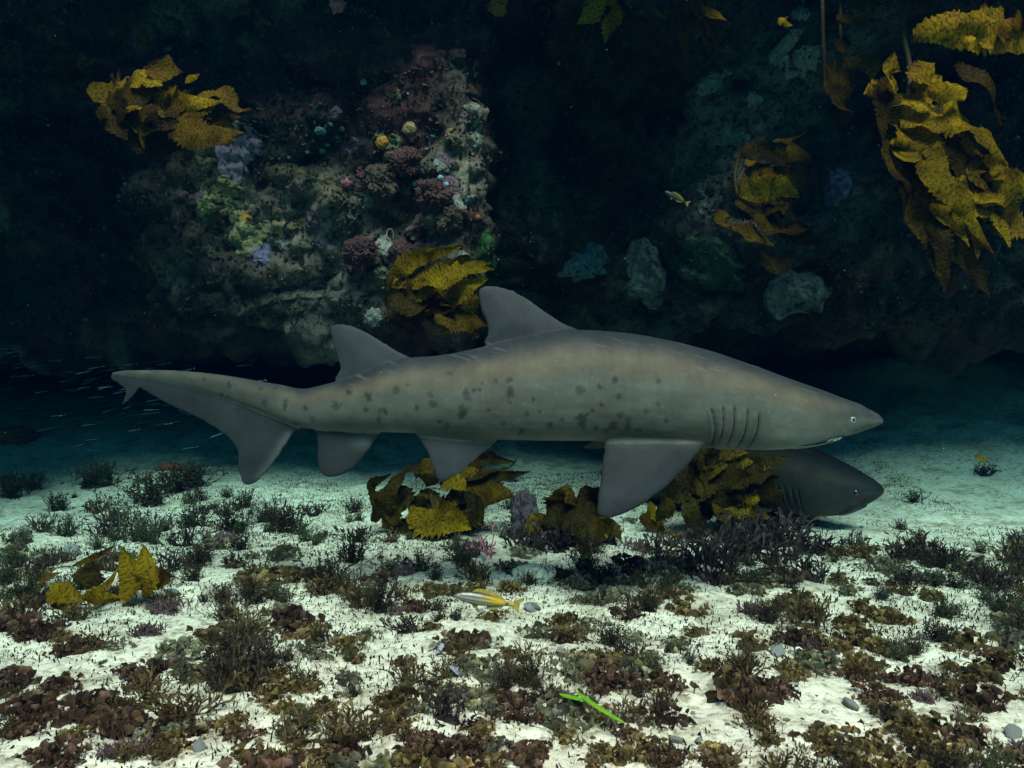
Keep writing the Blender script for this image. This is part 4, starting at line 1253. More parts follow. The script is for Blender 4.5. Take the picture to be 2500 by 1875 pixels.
def on_ground(px, py):
    d_ = CAMZ * F / max(py - 937.5, 60)
    for _ in range(12):
        x_ = (px - 1250) / F * d_
        z_ = gz1(x_, d_)
        d_ = (CAMZ - z_) * F / max(py - 937.5, 60)
    x_ = (px - 1250) / F * d_
    return np.array([x_, d_, gz1(x_, d_)])

def ribbon(V_, F_, c_, side, widths):
    i0 = len(V_)
    for p_, w_ in zip(c_, widths):
        V_.append(p_ - side * w_); V_.append(p_ + side * w_)
    for i in range(len(c_) - 1):
        a_ = i0 + 2 * i
        F_.append((a_, a_ + 1, a_ + 3, a_ + 2))

def rand_dir(r, lean):
    az = r.uniform(0, 2 * math.pi)
    l = abs(r.normal(0, lean))
    return np.array([math.cos(az) * math.sin(l), math.sin(az) * math.sin(l), math.cos(l)])

def mat_base(V_, F_, rad, r):
    # low matted holdfast that all shoots of a clump grow from
    i0 = len(V_)
    V_.append(np.array([0, 0, 0.007]))
    ph = r.uniform(0, 6.28, 3)
    for ring, (rr, z) in enumerate(((0.5, 0.005), (0.85, 0.001), (1.0, -0.012))):
        for j in range(14):
            a_ = 2 * math.pi * j / 14
            k = rr * rad * (1 + 0.22 * math.sin(2 * a_ + ph[0]) + 0.16 * math.sin(3 * a_ + ph[1]) + 0.12 * math.sin(5 * a_ + ph[2]))
            V_.append(np.array([k * math.cos(a_), k * math.sin(a_), z + 0.003 * math.sin(7 * a_ + ring)]))
    for j in range(14):
        j2 = (j + 1) % 14
        F_.append((i0, i0 + 1 + j, i0 + 1 + j2))
        for ring in (0, 1):
            a_ = i0 + 1 + ring * 14
            F_.append((a_ + j, a_ + 14 + j, a_ + 14 + j2, a_ + j2))

def fan_clump(seed, n, rad=0.08, flat=0.5):
    r = np.random.default_rng(seed)
    V_, F_, T_ = [], [], []
    sub = r.normal(0, 0.29, (4, 2)) * rad
    for k in range(n):
        ctr = sub[r.integers(4)]
        p0 = np.array([*(ctr + r.normal(0, 0.36, 2) * rad), -0.006])
        rr = np.linalg.norm(p0[:2]) / rad
        up = rand_dir(r, 0.45) + np.array([p0[0], p0[1], 0]) * 4
        up /= np.linalg.norm(up)
        h = r.uniform(0.010, 0.046) * (1.15 - 0.45 * min(rr, 1.2))
        R_ = r.uniform(0.011, 0.027)
        az = r.uniform(0, 2 * math.pi)
        s_ = np.cross(up, [math.cos(az), math.sin(az), 0.2]); s_ /= np.linalg.norm(s_)
        nn = np.cross(s_, up)
        top_ = p0 + up * h
        ribbon(V_, F_, [p0, p0 + up * h * 0.6, top_], s_, [0.0012, 0.0015, 0.0025])
        tn = np.exp(r.normal(0, 0.42)) * np.array([1, r.uniform(0.9, 1.1), r.uniform(0.75, 1.25)])
        span = r.uniform(0.7, 1.45); cup = r.uniform(-0.9, 0.9)
        i0 = len(V_)
        na, nr = 6, 3
        for i in range(nr + 1):
            rho = i / nr
            for j in range(na + 1):
                a_ = span * (2 * j / na - 1)
                rj = R_ * rho * (1 + 0.10 * math.sin(j * 2.3 + k))
                c1 = cup * rho * rho * R_ * (0.35 + 0.5 * (2 * j / na - 1) ** 2) + 0.12 * R_ * rho * math.sin(3 * a_ + k)
                V_.append(top_ + up * rj * math.cos(a_) + s_ * rj * math.sin(a_) + nn * c1)
                while len(T_) < len(V_): T_.append(tn * (0.75 + 0.6 * rho ** 3))
        for i in range(nr):
            for j in range(na):
                a_ = i0 + i * (na + 1) + j
                F_.append((a_, a_ + 1, a_ + na + 2, a_ + na + 1))
    mat_base(V_, F_, rad * 0.68, r)
    while len(T_) < len(V_): T_.append(np.full(3, 0.55))
    return mesh_from('fan_seaweed', V_, F_, col=np.array(T_))

def strap_clump(seed, n, rad=0.06, height=0.085, w=0.0035):
    r = np.random.default_rng(seed)
    V_, F_ = [], []
    def grow(p0, d_, L, w_, lvl):
        s_ = np.cross(d_, r.normal(0, 1, 3)); s_ /= np.linalg.norm(s_)
        pts, p_, dd = [p0], p0, d_
        m = 4
        for i in range(m):
            dd = dd + r.normal(0, 0.14, 3); dd /= np.linalg.norm(dd)
            p_ = p_ + dd * L / m
            pts.append(p_)
        tip = lvl == 0
        ribbon(V_, F_, pts, s_, [w_ * x for x in ((0.6, 1, 1.1, 1.0, 0.35) if tip else (0.5, 0.8, 0.9, 0.95, 1))])
        if lvl:
            for sgn in (-1, 1):
                grow(p_, (dd + s_ * sgn * r.uniform(0.35, 0.8)) / np.linalg.norm(dd + s_ * sgn * 0.6), L * r.uniform(0.55, 0.8), w_ * 0.9, lvl - 1)
    for k in range(n):
        p0 = np.array([*(r.normal(0, 0.4, 2) * rad), -0.005])
        d_ = rand_dir(r, 0.5) + np.array([p0[0], p0[1], 0]) * 5
        grow(p0, d_ / np.linalg.norm(d_), height * r.uniform(0.3, 0.6), w * r.uniform(0.7, 1.3), int(r.integers(1, 3)))
    mat_base(V_, F_, rad * 0.62, r)
    V_ = np.array(V_)
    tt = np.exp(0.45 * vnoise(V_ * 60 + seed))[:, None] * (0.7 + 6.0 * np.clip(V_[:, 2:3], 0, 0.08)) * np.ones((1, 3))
    return mesh_from('strap_seaweed', V_, F_, col=tt)

def bush_clump(seed, n, rad=0.05, height=0.12):
    r = np.random.default_rng(seed)
    V_, F_ = [], []
    for k in range(n):
        p_ = np.array([*(r.normal(0, 0.5, 2) * rad), -0.005])
        dd = rand_dir(r, 0.62); L = height * r.uniform(0.5, 1.05)
        pts = [p_]
        for i in range(7):
            dd = dd + r.normal(0, 0.12, 3) + np.array([0, 0, -0.03]); dd /= np.linalg.norm(dd)
            p_ = p_ + dd * L / 7; pts.append(p_)
        s_ = np.cross(dd, r.normal(0, 1, 3)); s_ /= np.linalg.norm(s_)
        ribbon(V_, F_, pts, s_, np.linspace(0.0022, 0.0009, 8))
        for i in range(20):
            u = r.uniform(0.12, 1) * 6.99
            q_ = pts[int(u)] + (pts[int(u) + 1] - pts[int(u)]) * (u % 1)
            ld = dd * 0.7 + r.normal(0, 0.65, 3); ld /= np.linalg.norm(ld)
            ls = np.cross(ld, r.normal(0, 1, 3)); ls /= np.linalg.norm(ls)
            l_ = r.uniform(0.008, 0.022); w_ = r.uniform(0.0012, 0.0032)
            i0 = len(V_)
            V_ += [q_, q_ + ld * l_ * 0.55 + ls * w_, q_ + ld * l_, q_ + ld * l_ * 0.55 - ls * w_]
            F_.append((i0, i0 + 1, i0 + 2, i0 + 3))
    mat_base(V_, F_, rad * 0.6, r)
    V_ = np.array(V_)
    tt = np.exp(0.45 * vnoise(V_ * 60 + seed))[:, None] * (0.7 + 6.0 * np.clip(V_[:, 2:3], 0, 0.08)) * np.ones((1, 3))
    return mesh_from('bushy_seaweed', V_, F_, col=tt)

def coral_tuft(seed, n=110, rad=0.04):
    r = np.random.default_rng(seed)
    V_, F_ = [], []
    for k in range(n):
        p0 = np.array([*(r.normal(0, 0.45, 2) * rad), -0.004])
        dd = rand_dir(r, 0.6)
        L = r.uniform(0.012, 0.030)
        for br in range(3):
            d2 = dd + r.normal(0, 0.35, 3) * (br > 0); d2 /= np.linalg.norm(d2)
            st = p0 if br == 0 else p0 + dd * L * 0.55
            s_ = np.cross(d2, (0.3, 0.2, 0.9)); s_ /= np.linalg.norm(s_) + 1e-9; s2 = np.cross(d2, s_)
            i0 = len(V_)
            for sc_, h in ((0.7, 0), (1.0, 0.8), (0.3, 1.0)):
                for j in range(3):
                    a_ = 2.09 * j
                    V_.append(st + d2 * L * h * (1 if br == 0 else 0.6) + (s_ * math.cos(a_) + s2 * math.sin(a_)) * 0.0015 * sc_)
            for i in (0, 3):
                for j in range(3):
                    F_.append((i0 + i + j, i0 + i + (j + 1) % 3, i0 + i + 3 + (j + 1) % 3, i0 + i + 3 + j))
    mat_base(V_, F_, rad * 0.8, r)
    V_ = np.array(V_)
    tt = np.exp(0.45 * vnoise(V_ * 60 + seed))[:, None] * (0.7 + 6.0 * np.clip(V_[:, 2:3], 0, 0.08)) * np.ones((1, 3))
    return mesh_from('coralline_tuft', V_, F_, col=tt)

M_FANB = leaf_mat('fan_brown', (0.056, 0.037, 0.014), (0.215, 0.145, 0.060), 45, 0.42, tint=True)
M_FANG = leaf_mat('fan_grey_green', (0.075, 0.068, 0.042), (0.22, 0.195, 0.125), 45, 0.35, tint=True)
M_FANM = leaf_mat('fan_maroon', (0.030, 0.016, 0.011), (0.110, 0.060, 0.038), 50, 0.3, tint=True)
M_STRAPB = leaf_mat('strap_brown', (0.042, 0.028, 0.012), (0.13, 0.085, 0.034), 50, 0.3, tint=True)
M_STRAPP = leaf_mat('strap_purple', (0.020, 0.014, 0.013), (0.060, 0.042, 0.038), 60, 0.25, tint=True)
M_BUSH = leaf_mat('bush_dark', (0.018, 0.013, 0.009), (0.060, 0.044, 0.024), 60, 0.25, tint=True)
M_BUSHG = leaf_mat('bush_green', (0.022, 0.026, 0.014), (0.070, 0.070, 0.035), 60, 0.25, tint=True)
M_CORAL = leaf_mat('coralline', (0.075, 0.042, 0.045), (0.17, 0.105, 0.11), 90, 0.1, tint=True)
M_PEB = plain_mat('pebble', (0.085, 0.083, 0.078), (0.19, 0.185, 0.175), 45, 0.75, 0.3, 0.004, spread=0.4)
M_SHELLB = plain_mat('blue_shell', (0.17, 0.17, 0.25), (0.34, 0.34, 0.43), 70, 0.5, 0.3, 0.002, spread=0.2)
M_GRASS = leaf_mat('seagrass', (0.13, 0.34, 0.012), (0.22, 0.48, 0.03), 60, 0.35, spread=0.0)

KINDS_ = {
    'FB': ([fan_clump(100 + i, 62) for i in range(7)], M_FANB, 'fan_seaweed', 'brown fan seaweed clump with rounded leafy lobes on pale sand', 'fan seaweed'),
    'FG': ([fan_clump(200 + i, 55) for i in range(6)], M_FANG, 'fan_seaweed', 'grey green fan seaweed clump with papery lobes on pale sand', 'fan seaweed'),
    'FM': ([fan_clump(300 + i, 66) for i in range(6)], M_FANM, 'fan_seaweed', 'dark maroon fan seaweed clump crowded with small lobes', 'fan seaweed'),
    'SB': ([strap_clump(400 + i, 34) for i in range(6)], M_STRAPB, 'strap_seaweed', 'brown strap seaweed tuft with forked upright ribbons', 'strap seaweed'),
    'SP': ([strap_clump(500 + i, 34) for i in range(5)], M_STRAPP, 'strap_seaweed', 'purplish dark strap seaweed tuft with forked tips', 'strap seaweed'),
    'BD': ([bush_clump(600 + i, 46) for i in range(6)], M_BUSH, 'bushy_seaweed', 'dark bushy seaweed with fine feathery branches', 'bushy seaweed'),
    'BG': ([bush_clump(700 + i, 42) for i in range(5)], M_BUSHG, 'bushy_seaweed', 'dull green bushy seaweed with fine leaflets', 'bushy seaweed'),
    'CO': ([coral_tuft(800 + i) for i in range(5)], M_CORAL, 'coralline_tuft', 'low pink coralline algae tuft on the sand', 'coralline algae'),
}
for k, (ms_, m_, *_r) in KINDS_.items():
    for me_ in ms_:
        me_.materials.append(m_)
NOM = {'F': 0.085, 'S': 0.075, 'B': 0.10, 'C': 0.04}
rgp = np.random.default_rng(77)
PLACED = []
def plant(kind, pos, r_m, label=None):
    ms_, m_, nm, lab, cat = KINDS_[kind]
    o = bpy.data.objects.new(nm, ms_[int(rgp.integers(len(ms_)))])
    s = float(np.clip(r_m / NOM[kind[0]], 0.35, 2.0))
    o.location = pos
    o.rotation_euler = (rgp.normal(0, 0.08), rgp.normal(0, 0.08), rgp.uniform(0, 6.28))
    o.scale = (s, s, s * rgp.uniform(0.85, 1.15))
    COL.objects.link(o)
    tag(o, label or lab, cat, None if label else nm.replace('_', ' ') + ' clumps of the same look on the sand')
    PLACED.append((pos[0], pos[1], r_m))

R5 = (0, 1100, 1.7696); R6 = (1250, 1100, 1.7696)
LAND = [(R5, [('BD', 1060, 1010, 200), ('BD', 1010, 880, 130), ('BD', 1150, 940, 110), ('BD', 960, 1030, 110), ('BG', 830, 330, 80), ('BG', 450, 200, 95), ('BG', 380, 190, 70), ('BD', 640, 240, 110), ('BD', 760, 200, 90), ('BG', 850, 170, 80), ('BD', 985, 345, 75), ('BG', 1040, 250, 60), ('BD', 1230, 350, 90), ('BG', 1160, 310, 60), ('BG', 610, 385, 100), ('BG', 700, 350, 60), ('BD', 850, 490, 90), ('BD', 830, 560, 60), ('BD', 1430, 590, 100), ('BD', 1520, 480, 80), ('BD', 1650, 690, 115), ('BG', 1600, 620, 60), ('BD', 1090, 660, 90), ('BD', 960, 640, 70),
          ('FB', 1180, 560, 80), ('FG', 500, 860, 55), ('FM', 180, 1130, 120), ('FM', 60, 1010, 110), ('FM', 260, 1030, 90), ('FM', 420, 1100, 90), ('FM', 80, 1210, 90), ('FM', 560, 960, 60), ('FG', 720, 870, 60), ('FG', 800, 980, 70), ('FB', 1330, 1030, 80), ('FB', 1240, 1140, 70), ('SB', 1290, 1000, 60), ('FB', 1555, 910, 45), ('FB', 1420, 1110, 60), ('FB', 1850, 770, 50), ('FB', 1660, 1080, 45), ('BD', 2190, 1020, 90), ('FB', 2120, 1080, 60), ('FG', 1950, 860, 60), ('FG', 2080, 850, 60), ('FB', 1330, 1160, 50), ('FB', 1450, 1350, 90), ('FM', 1900, 1330, 110), ('FM', 1780, 1290, 90), ('SB', 1580, 1240, 60), ('FM', 2050, 1300, 80), ('FB', 1080, 1340, 90), ('FB', 1010, 1190, 70), ('FB', 740, 1290, 100), ('FM', 240, 1340, 110), ('FB', 330, 1240, 60), ('BG', 110, 640, 80), ('FM', 60, 760, 90), ('FG', 90, 390, 55), ('BG', 280, 370, 60), ('FG', 180, 480, 50), ('FM', 200, 800, 90), ('FM', 330, 860, 80), ('CO', 710, 690, 70), ('CO', 640, 790, 60), ('CO', 560, 1310, 80), ('CO', 1720, 700, 40), ('FG', 1220, 470, 60), ('BG', 1820, 520, 60), ('SB', 2060, 560, 60), ('BG', 1980, 480, 70), ('FG', 1700, 500, 60), ('BG', 60, 210, 80), ('BG', 130, 170, 60), ('BG', 250, 260, 60)]),
        (R6, [('SP', 1180, 400, 110), ('SP', 1080, 420, 90), ('SP', 960, 470, 100), ('SP', 860, 490, 90), ('SP', 1000, 400, 80), ('SP', 1280, 430, 70), ('SP', 760, 520, 80), ('SP', 1130, 480, 80), ('SP', 880, 560, 70), ('SP', 1330, 440, 50), ('SP', 1480, 430, 45), ('BD', 1760, 470, 85), ('SB', 1740, 440, 70), ('BD', 1850, 500, 70), ('BG', 1930, 520, 50), ('BD', 600, 690, 80), ('BD', 660, 640, 60), ('BD', 70, 1000, 100), ('BD', 130, 1080, 70), ('SB', 60, 900, 60), ('FM', 380, 1000, 100), ('FB', 330, 920, 80), ('FB', 460, 930, 80), ('FG', 520, 960, 70), ('FM', 640, 1020, 80), ('FM', 1000, 1090, 100), ('FM', 1110, 1060, 100), ('FM', 950, 1010, 80), ('FB', 1190, 980, 80), ('SB', 1000, 970, 70), ('SB', 1280, 760, 110), ('FB', 1260, 660, 80), ('FB', 1350, 850, 80), ('FM', 1230, 830, 80), ('FB', 1500, 950, 95), ('FB', 1560, 860, 70), ('FB', 1600, 740, 75), ('FB', 1520, 690, 60), ('BG', 1600, 640, 60), ('FB', 1690, 620, 50), ('BG', 1870, 720, 75), ('FB', 1800, 640, 55), ('BG', 2110, 700, 85), ('FB', 2040, 560, 60), ('BG', 2190, 720, 70), ('BG', 2060, 640, 50), ('FM', 1750, 1010, 90), ('FB', 1650, 1130, 80), ('FM', 1570, 1060, 70), ('FB', 2010, 990, 80), ('FB', 2110, 900, 70), ('SB', 1060, 1200, 75), ('FB', 1100, 1260, 60), ('FB', 240, 810, 70), ('FG', 330, 760, 70), ('FG', 390, 650, 80), ('FG', 300, 590, 60), ('FM', 520, 520, 70), ('FG', 460, 570, 50), ('FB', 850, 950, 60), ('FB', 790, 790, 55), ('FB', 1460, 1340, 85), ('FB', 1900, 1320, 110), ('FM', 1990, 1260, 90), ('FB', 1780, 1270, 70), ('FB', 880, 1340, 90), ('FB', 590, 1290, 80), ('FM', 690, 1340, 70), ('FB', 440, 1330, 80), ('FM', 60, 1340, 90), ('FB', 240, 1260, 50), ('FB', 2150, 1340, 80), ('FB', 1330, 1310, 60), ('FG', 1440, 620, 65), ('FB', 1420, 570, 50), ('FG', 1060, 620, 50), ('FB', 1080, 540, 40), ('FG', 580, 1180, 60), ('FG', 420, 1180, 60), ('FM', 480, 1230, 50), ('BG', 2030, 440, 40), ('CO', 1050, 700, 60), ('CO', 1170, 680, 60), ('CO', 1290, 860, 50), ('CO', 1780, 1080, 50), ('CO', 560, 430, 60), ('SP', 200, 430, 80), ('SP', 60, 420, 80), ('BD', 320, 440, 70), ('SP', 420, 400, 60), ('SP', 640, 440, 60)])]
for (x0_, y0_, sc_), lst in LAND:
    for kd, u, v, r_ in lst:
        px, py = x0_ + u / sc_, y0_ + v / sc_
        pos = on_ground(px, py)
        rm = r_ / sc_ / F * pos[1] * (1.35 if pos[1] > 3.0 else 1.12)
        plant(kd, pos, rm)
        if pos[1] < 3.2 and r_ >= 70:
            for _ in range(2):
                an = rgp.uniform(0, 6.28); dd = rm * rgp.uniform(0.7, 1.15)
                q_ = np.array([pos[0] + math.cos(an) * dd, pos[1] + math.sin(an) * dd * 0.8, 0.0]); q_[2] = gz1(q_[0], q_[1])
                k2 = str(rgp.choice([kd, kd, 'FM' if kd[0] == 'F' else kd, 'SB']))
                plant(k2, q_, rm * rgp.uniform(0.45, 0.8))
# the rest, scattered in drifts between the big clumps
tries = 0
kinds = ['FB', 'FG', 'FM', 'SB', 'SP', 'BD', 'BG', 'CO']
n_more = 0
while n_more < 230 and tries < 6000:
    tries += 1
    px, py = rgp.uniform(-60, 2560), 1150 + 790 * rgp.random() ** 0.8
    pos = on_ground(px, py)
    if pos[1] > 6: continue
    dens = float(fbm(np.array([[pos[0] * 2.6 + 4, pos[1] * 2.6, 0.0]]), 2)[0])
    if dens < rgp.uniform(-0.45, 0.35): continue
    if pos[1] > 3.9 and (px > 1950 and rgp.random() < 0.85 or rgp.random() < 0.5): continue
    r_ = rgp.uniform(0.03, 0.08)
    if any((pos[0] - a) ** 2 + (pos[1] - b_) ** 2 < (0.4 * (r_ + c)) ** 2 for a, b_, c in PLACED): continue
    far = pos[1] > 3.2
    pr = np.array([2.4, 1.5, 1.5, 1.3, 0.3, 0.8, 0.6, 0.25]) if not far else np.array([0.4, 1.0, 0.2, 0.6, 1.2, 1.6, 1.6, 0.4])
    plant(str(rgp.choice(kinds, p=pr / pr.sum())), pos, r_)
    n_more += 1

n_mid = 0
while n_mid < 150:
    px, py = rgp.uniform(-40, 2540), rgp.uniform(1205, 1440)
    pos = on_ground(px, py)
    if px > 1900 and py < 1330 and rgp.random() < 0.8: continue
    dens = float(fbm(np.array([[pos[0] * 1.6 + 14, pos[1] * 1.6, 0.0]]), 2)[0])
    if dens < rgp.uniform(-0.5, 0.3): continue
    plant(str(rgp.choice(['BD', 'BG', 'SP', 'SB', 'BG', 'BD', 'FG'])), pos, rgp.uniform(0.035, 0.085))
    n_mid += 1

# fine turf and crumbs on the sand: uncountable
V_, F_, Mi = [], [], []
NT = 110000
tx = rgp.uniform(-2.6, 2.6, NT); ty = 1.5 + 4.6 * rgp.random(NT) ** 0.95
den = fbm(np.stack([tx * 2.1 + 8, ty * 2.1, np.zeros(NT)], 1), 3)
keep = (den > rgp.uniform(-0.35, 0.25, NT)) & (np.abs(tx) < 0.72 * ty + 0.1)
tx, ty = tx[keep], ty[keep]
tz = ground_z(tx, ty)
for x_, y_, z_ in zip(tx, ty, tz):
    d_ = rand_dir(rgp, 0.7); s_ = np.cross(d_, rgp.normal(0, 1, 3)); s_ /= np.linalg.norm(s_)
    l_ = rgp.uniform(0.004, 0.018); w_ = rgp.uniform(0.0006, 0.0024)
    p_ = np.array([x_, y_, z_ - 0.001]); i0 = len(V_)
    V_ += [p_ - s_ * w_, p_ + s_ * w_, p_ + d_ * l_ * 0.7 + s_ * w_, p_ + d_ * l_ * 0.7 - s_ * w_, p_ + d_ * l_]
    F_ += [(i0, i0 + 1, i0 + 2, i0 + 3), (i0 + 3, i0 + 2, i0 + 4)]
    m_ = int(rgp.integers(0, 4)); Mi += [m_, m_]
tm = mesh_from('sand_turf', V_, F_, mats=Mi)
for m_ in (M_STRAPB, M_FANM, M_FANG, M_BUSH): tm.materials.append(m_)
tag(link_mesh('algal_turf', tm), 'short sparse algae hairs sprouting from the sand', kind='stuff')

# grit: shell crumbs and bits of rubble lying everywhere on the sand
v0, f0 = ico(1)
f0 = np.array(f0)
NG = 9000
gxr = rgp.uniform(-2.8, 2.8, NG); gyr = 1.5 + 4.5 * rgp.random(NG) ** 1.3
keep = np.abs(gxr) < 0.70 * gyr + 0.1
gxr, gyr = gxr[keep], gyr[keep]; gzr = ground_z(gxr, gyr)
sz = np.exp(rgp.normal(-6.0, 0.45, len(gxr)))
gv = v0[None] * (sz[:, None] * rgp.uniform(0.5, 1.4, (len(gxr), 3)))[:, None, :] * (1 + rgp.normal(0, 0.18, (len(gxr), len(v0), 1))) + np.stack([gxr, gyr, gzr], 1)[:, None]
gf = (f0[None] + (np.arange(len(gxr)) * len(v0))[:, None, None]).reshape(-1, 3)
gm_ = mesh_from('grit', gv.reshape(-1, 3), gf, False, mats=np.repeat(rgp.choice(4, len(gxr), p=(0.45, 0.25, 0.2, 0.1)), len(f0)))
for m_ in (plain_mat('grit_tan', (0.30, 0.25, 0.17), (0.5, 0.44, 0.33), 30), M_BROWNK, M_PEB, M_WHITE): gm_.materials.append(m_)
tag(link_mesh('shell_grit', gm_), 'fine shell grit and rubble crumbs on the sand', kind='stuff')

# pebbles and shells
def pebble_mesh(seed):
    v, f = ICO3
    w = v * (1 + 0.22 * fbm(v * 1.3 + seed, 2))[:, None] * np.array([1, 0.75, 0.42])
    return mesh_from('pebble', w, f)
def shell_mesh(seed, ridges=9):
    V_ = []
    nr, na = 8, 28
    for i in range(nr + 1):
        rho = i / nr
        for j in range(na + 1):
            a_ = 1.25 * (2 * j / na - 1)
            rr = rho * (1 + 0.03 * math.cos(a_ * ridges * 2.4))
            V_.append((rr * math.sin(a_), rr * math.cos(a_) - 0.45, 0.42 * math.sin(min(rho, 1) * 2.4) * math.cos(a_ * 0.9) + 0.035 * rho * math.cos(a_ * ridges * 2.4)))
    V_ = np.array(V_); n = len(V_)
    inner = V_ - np.array([0, 0, 0.05])
    f = [tuple(x) for x in grid_faces(nr + 1, na + 1)]
    f2 = [tuple(i + n for i in reversed(x)) for x in f]
    rim = [(nr * (na + 1) + j, nr * (na + 1) + j + 1, n + nr * (na + 1) + j + 1, n + nr * (na + 1) + j) for j in range(na)]
    return mesh_from('shell', np.concatenate([V_, inner]), f + f2 + rim)
PEBS = [pebble_mesh(i * 3.7) for i in range(5)]
SHELLS = [shell_mesh(i, 7 + i) for i in range(3)]
for me_ in PEBS: me_.materials.append(M_PEB)
SHB = [s.copy() for s in SHELLS]
for me_ in SHELLS: me_.materials.append(M_WHITE)
for me_ in SHB: me_.materials.append(M_SHELLB)
def lay(name, me_, px, py, wpx, label, cat, group=None, tilt=0.3, lift=0.3):
    pos = on_ground(px, py)
    s = wpx / 2 / F * pos[1]
    o = bpy.data.objects.new(name, me_)
    COL.objects.link(o)
    o.location = pos + np.array([0, 0, s * lift])
    o.scale = (s, s, s)
    o.rotation_euler = (rgp.normal(0.35, tilt), rgp.normal(0, tilt), rgp.uniform(0, 6.28))
    return tag(o, label, cat, group)
B2 = lambda u, v: (833 + u / 2.655, 1450 + v / 2.655)
B3 = lambda u, v: (1666 + u / 2.652, 1450 + v / 2.652)
B1 = lambda u, v: (u / 2.655, 1450 + v / 2.655)
lay('shell', SHB[0], *B2(730, 530), 56, 'ridged pale blue shell lying alone on bare sand', 'shell')
lay('shell', SHB[1], *B2(640, 385), 46, 'dark lilac shell wedged against grey green seaweed', 'shell')
lay('shell', SHB[2], *B2(1785, 290), 26, 'small blue shell in the seaweed above the green seagrass', 'shell')
lay('shell', SHELLS[0], 860 + 1010 / 3.16, 1080 + 920 / 3.16, 32, 'white ribbed shell upright in the weed below the kelp', 'shell', tilt=0.9, lift=0.8)
lay('shell', SHELLS[1], *B3(760, 395), 44, 'long white shell beside a blue grey stone', 'shell')
lay('shell', SHELLS[2], *B3(980, 960), 40, 'bright white shell on bare sand beside brown fan seaweed', 'shell')
lay('shell', SHELLS[0], *B1(660, 420), 38, 'pinkish white shell among the maroon fan seaweed', 'shell')
lay('shell', SHELLS[1], *B3(15, 1050), 26, 'white shell chip at the edge of the brown fans', 'shell')
lay('shell', SHELLS[2], *B2(1960, 660), 28, 'broken white shell right of the green seagrass blade', 'shell')
for lab, (x_, y_), w_ in [('flat grey green stone right behind the striped fish', B2(1240, 100), 44), ('small grey stone on the bare sand above the dark bush', B2(1425, 385), 26), ('teal grey stone among brown fans near the bottom sand', B2(1860 - 0, 2000), 1), ('blue grey stone beside the long white shell', B3(620, 390), 46), ('upright grey slab among brown seaweed', (1250 + 710 / 1.7696, 1100 + 1260 / 1.7696), 42), ('grey stone at the left of the big fan seaweed patch', (1250 + 210 / 1.7696, 1100 + 870 / 1.7696), 26), ('blue grey stone half sunk near the pale sand hump', (1250 + 85 / 1.7696, 1100 + 690 / 1.7696), 44), ('large dull teal stone lying by the brown fans', B1(1860, 910), 66), ('dark slate stone poking from the sand', B1(1290, 1010), 40), ('dark stone in a sand hollow right of the maroon fans', B3(1090, 730), 50), ('grey oval stone behind the torn yellow kelp', (60 + 480 / 4.424, 1280 + 330 / 4.424), 56), ('long dark pebble on bright sand beside the torn kelp', (60 + 1600 / 4.424, 1280 + 765 / 4.424), 40), ('dark blue stone at the far right of the weed', B3(2140, 915), 50)]:
    if w_ > 1 and y_ < 1870:
        lay('stone', PEBS[int(rgp.integers(5))], x_, y_, w_, lab, 'stone')
n_p = 0
while n_p < 130:
    px, py = rgp.uniform(0, 2500), 1200 + 680 * rgp.random() ** 0.7
    sh = rgp.random() < 0.35
    if sh: lay('shell_chip', SHELLS[int(rgp.integers(3))], px, py, rgp.uniform(4, 10) * (py / 1500) ** 2, 'tiny white shell chip scattered on the sand', 'shell chip', 'white shell chips on the sand')
    else: lay('pebble', PEBS[int(rgp.integers(5))], px, py, rgp.uniform(6, 18) * (py / 1500) ** 2, 'small grey pebble scattered on the sand', 'pebble', 'grey pebbles on the sand')
    n_p += 1

def ground_knob(name, label, cat, px, py, rpx, mat, squash=(1, 1, 1), rough=0.3, freq=2.0, lift=0.3, fine=0.08):
    pos = on_ground(px, py)
    r = rpx / F * pos[1]
    v, f = ICO4
    d_ = 1 + rough * fbm(v * freq + px * 0.1, 3) + fine * fbm(v * 9 + px, 2)
    w = v * d_[:, None] * r * np.array(squash)
    o = link_mesh(name, mesh_from(name, w, f), mat)
    o.location = pos + np.array([0, 0, r * lift])
    return tag(o, label, cat)
M_SANDROCK = plain_mat('sand_dusted_rock', (0.48, 0.44, 0.34), (0.62, 0.57, 0.45), 30, 0.95, 0.6, 0.008)
M_DARKROCK = plain_mat('dark_crusted_rock', (0.022, 0.018, 0.024), (0.085, 0.060, 0.070), 35, 0.9, 1.0, 0.012)
ground_knob('sandy_rock', 'low pale rock dusted with sand right of the striped fish', 'rock', 860 + 1400 / 3.16, 1080 + 1040 / 3.16, 50, M_SANDROCK, (1.1, 1.0, 0.55), 0.2, lift=0.1, fine=0.02)
ground_knob('crusted_rock', 'dark purple crusted rock stack between the two sand kelps', 'rock', 860 + 1330 / 3.16, 1080 + 720 / 3.16, 36, M_DARKROCK, (1.0, 1.0, 1.8), 0.45, 1.8, lift=1.2, fine=0.12)
for lab, x_, y_, r_, m_ in [('orange sponge among dark bushes at the back left', 416, 1190, 18, M_RED), ('small orange sponge right of the larger orange one', 456, 1183, 11, M_RED), ('dull red sponge clump at the far left of the sand', 40, 1188, 20, M_RED), ('rust red low mound behind the far left bushes', 45, 1152, 34, M_RED), ('tiny bright orange sponge in the purplish weed', 1500 + 430 / 3.16, 1080 + 880 / 3.16, 7, M_RED)]:
    ground_knob('seabed_sponge', lab, 'sponge', x_, y_, r_, m_, (1.4, 1, 0.7), 0.4)
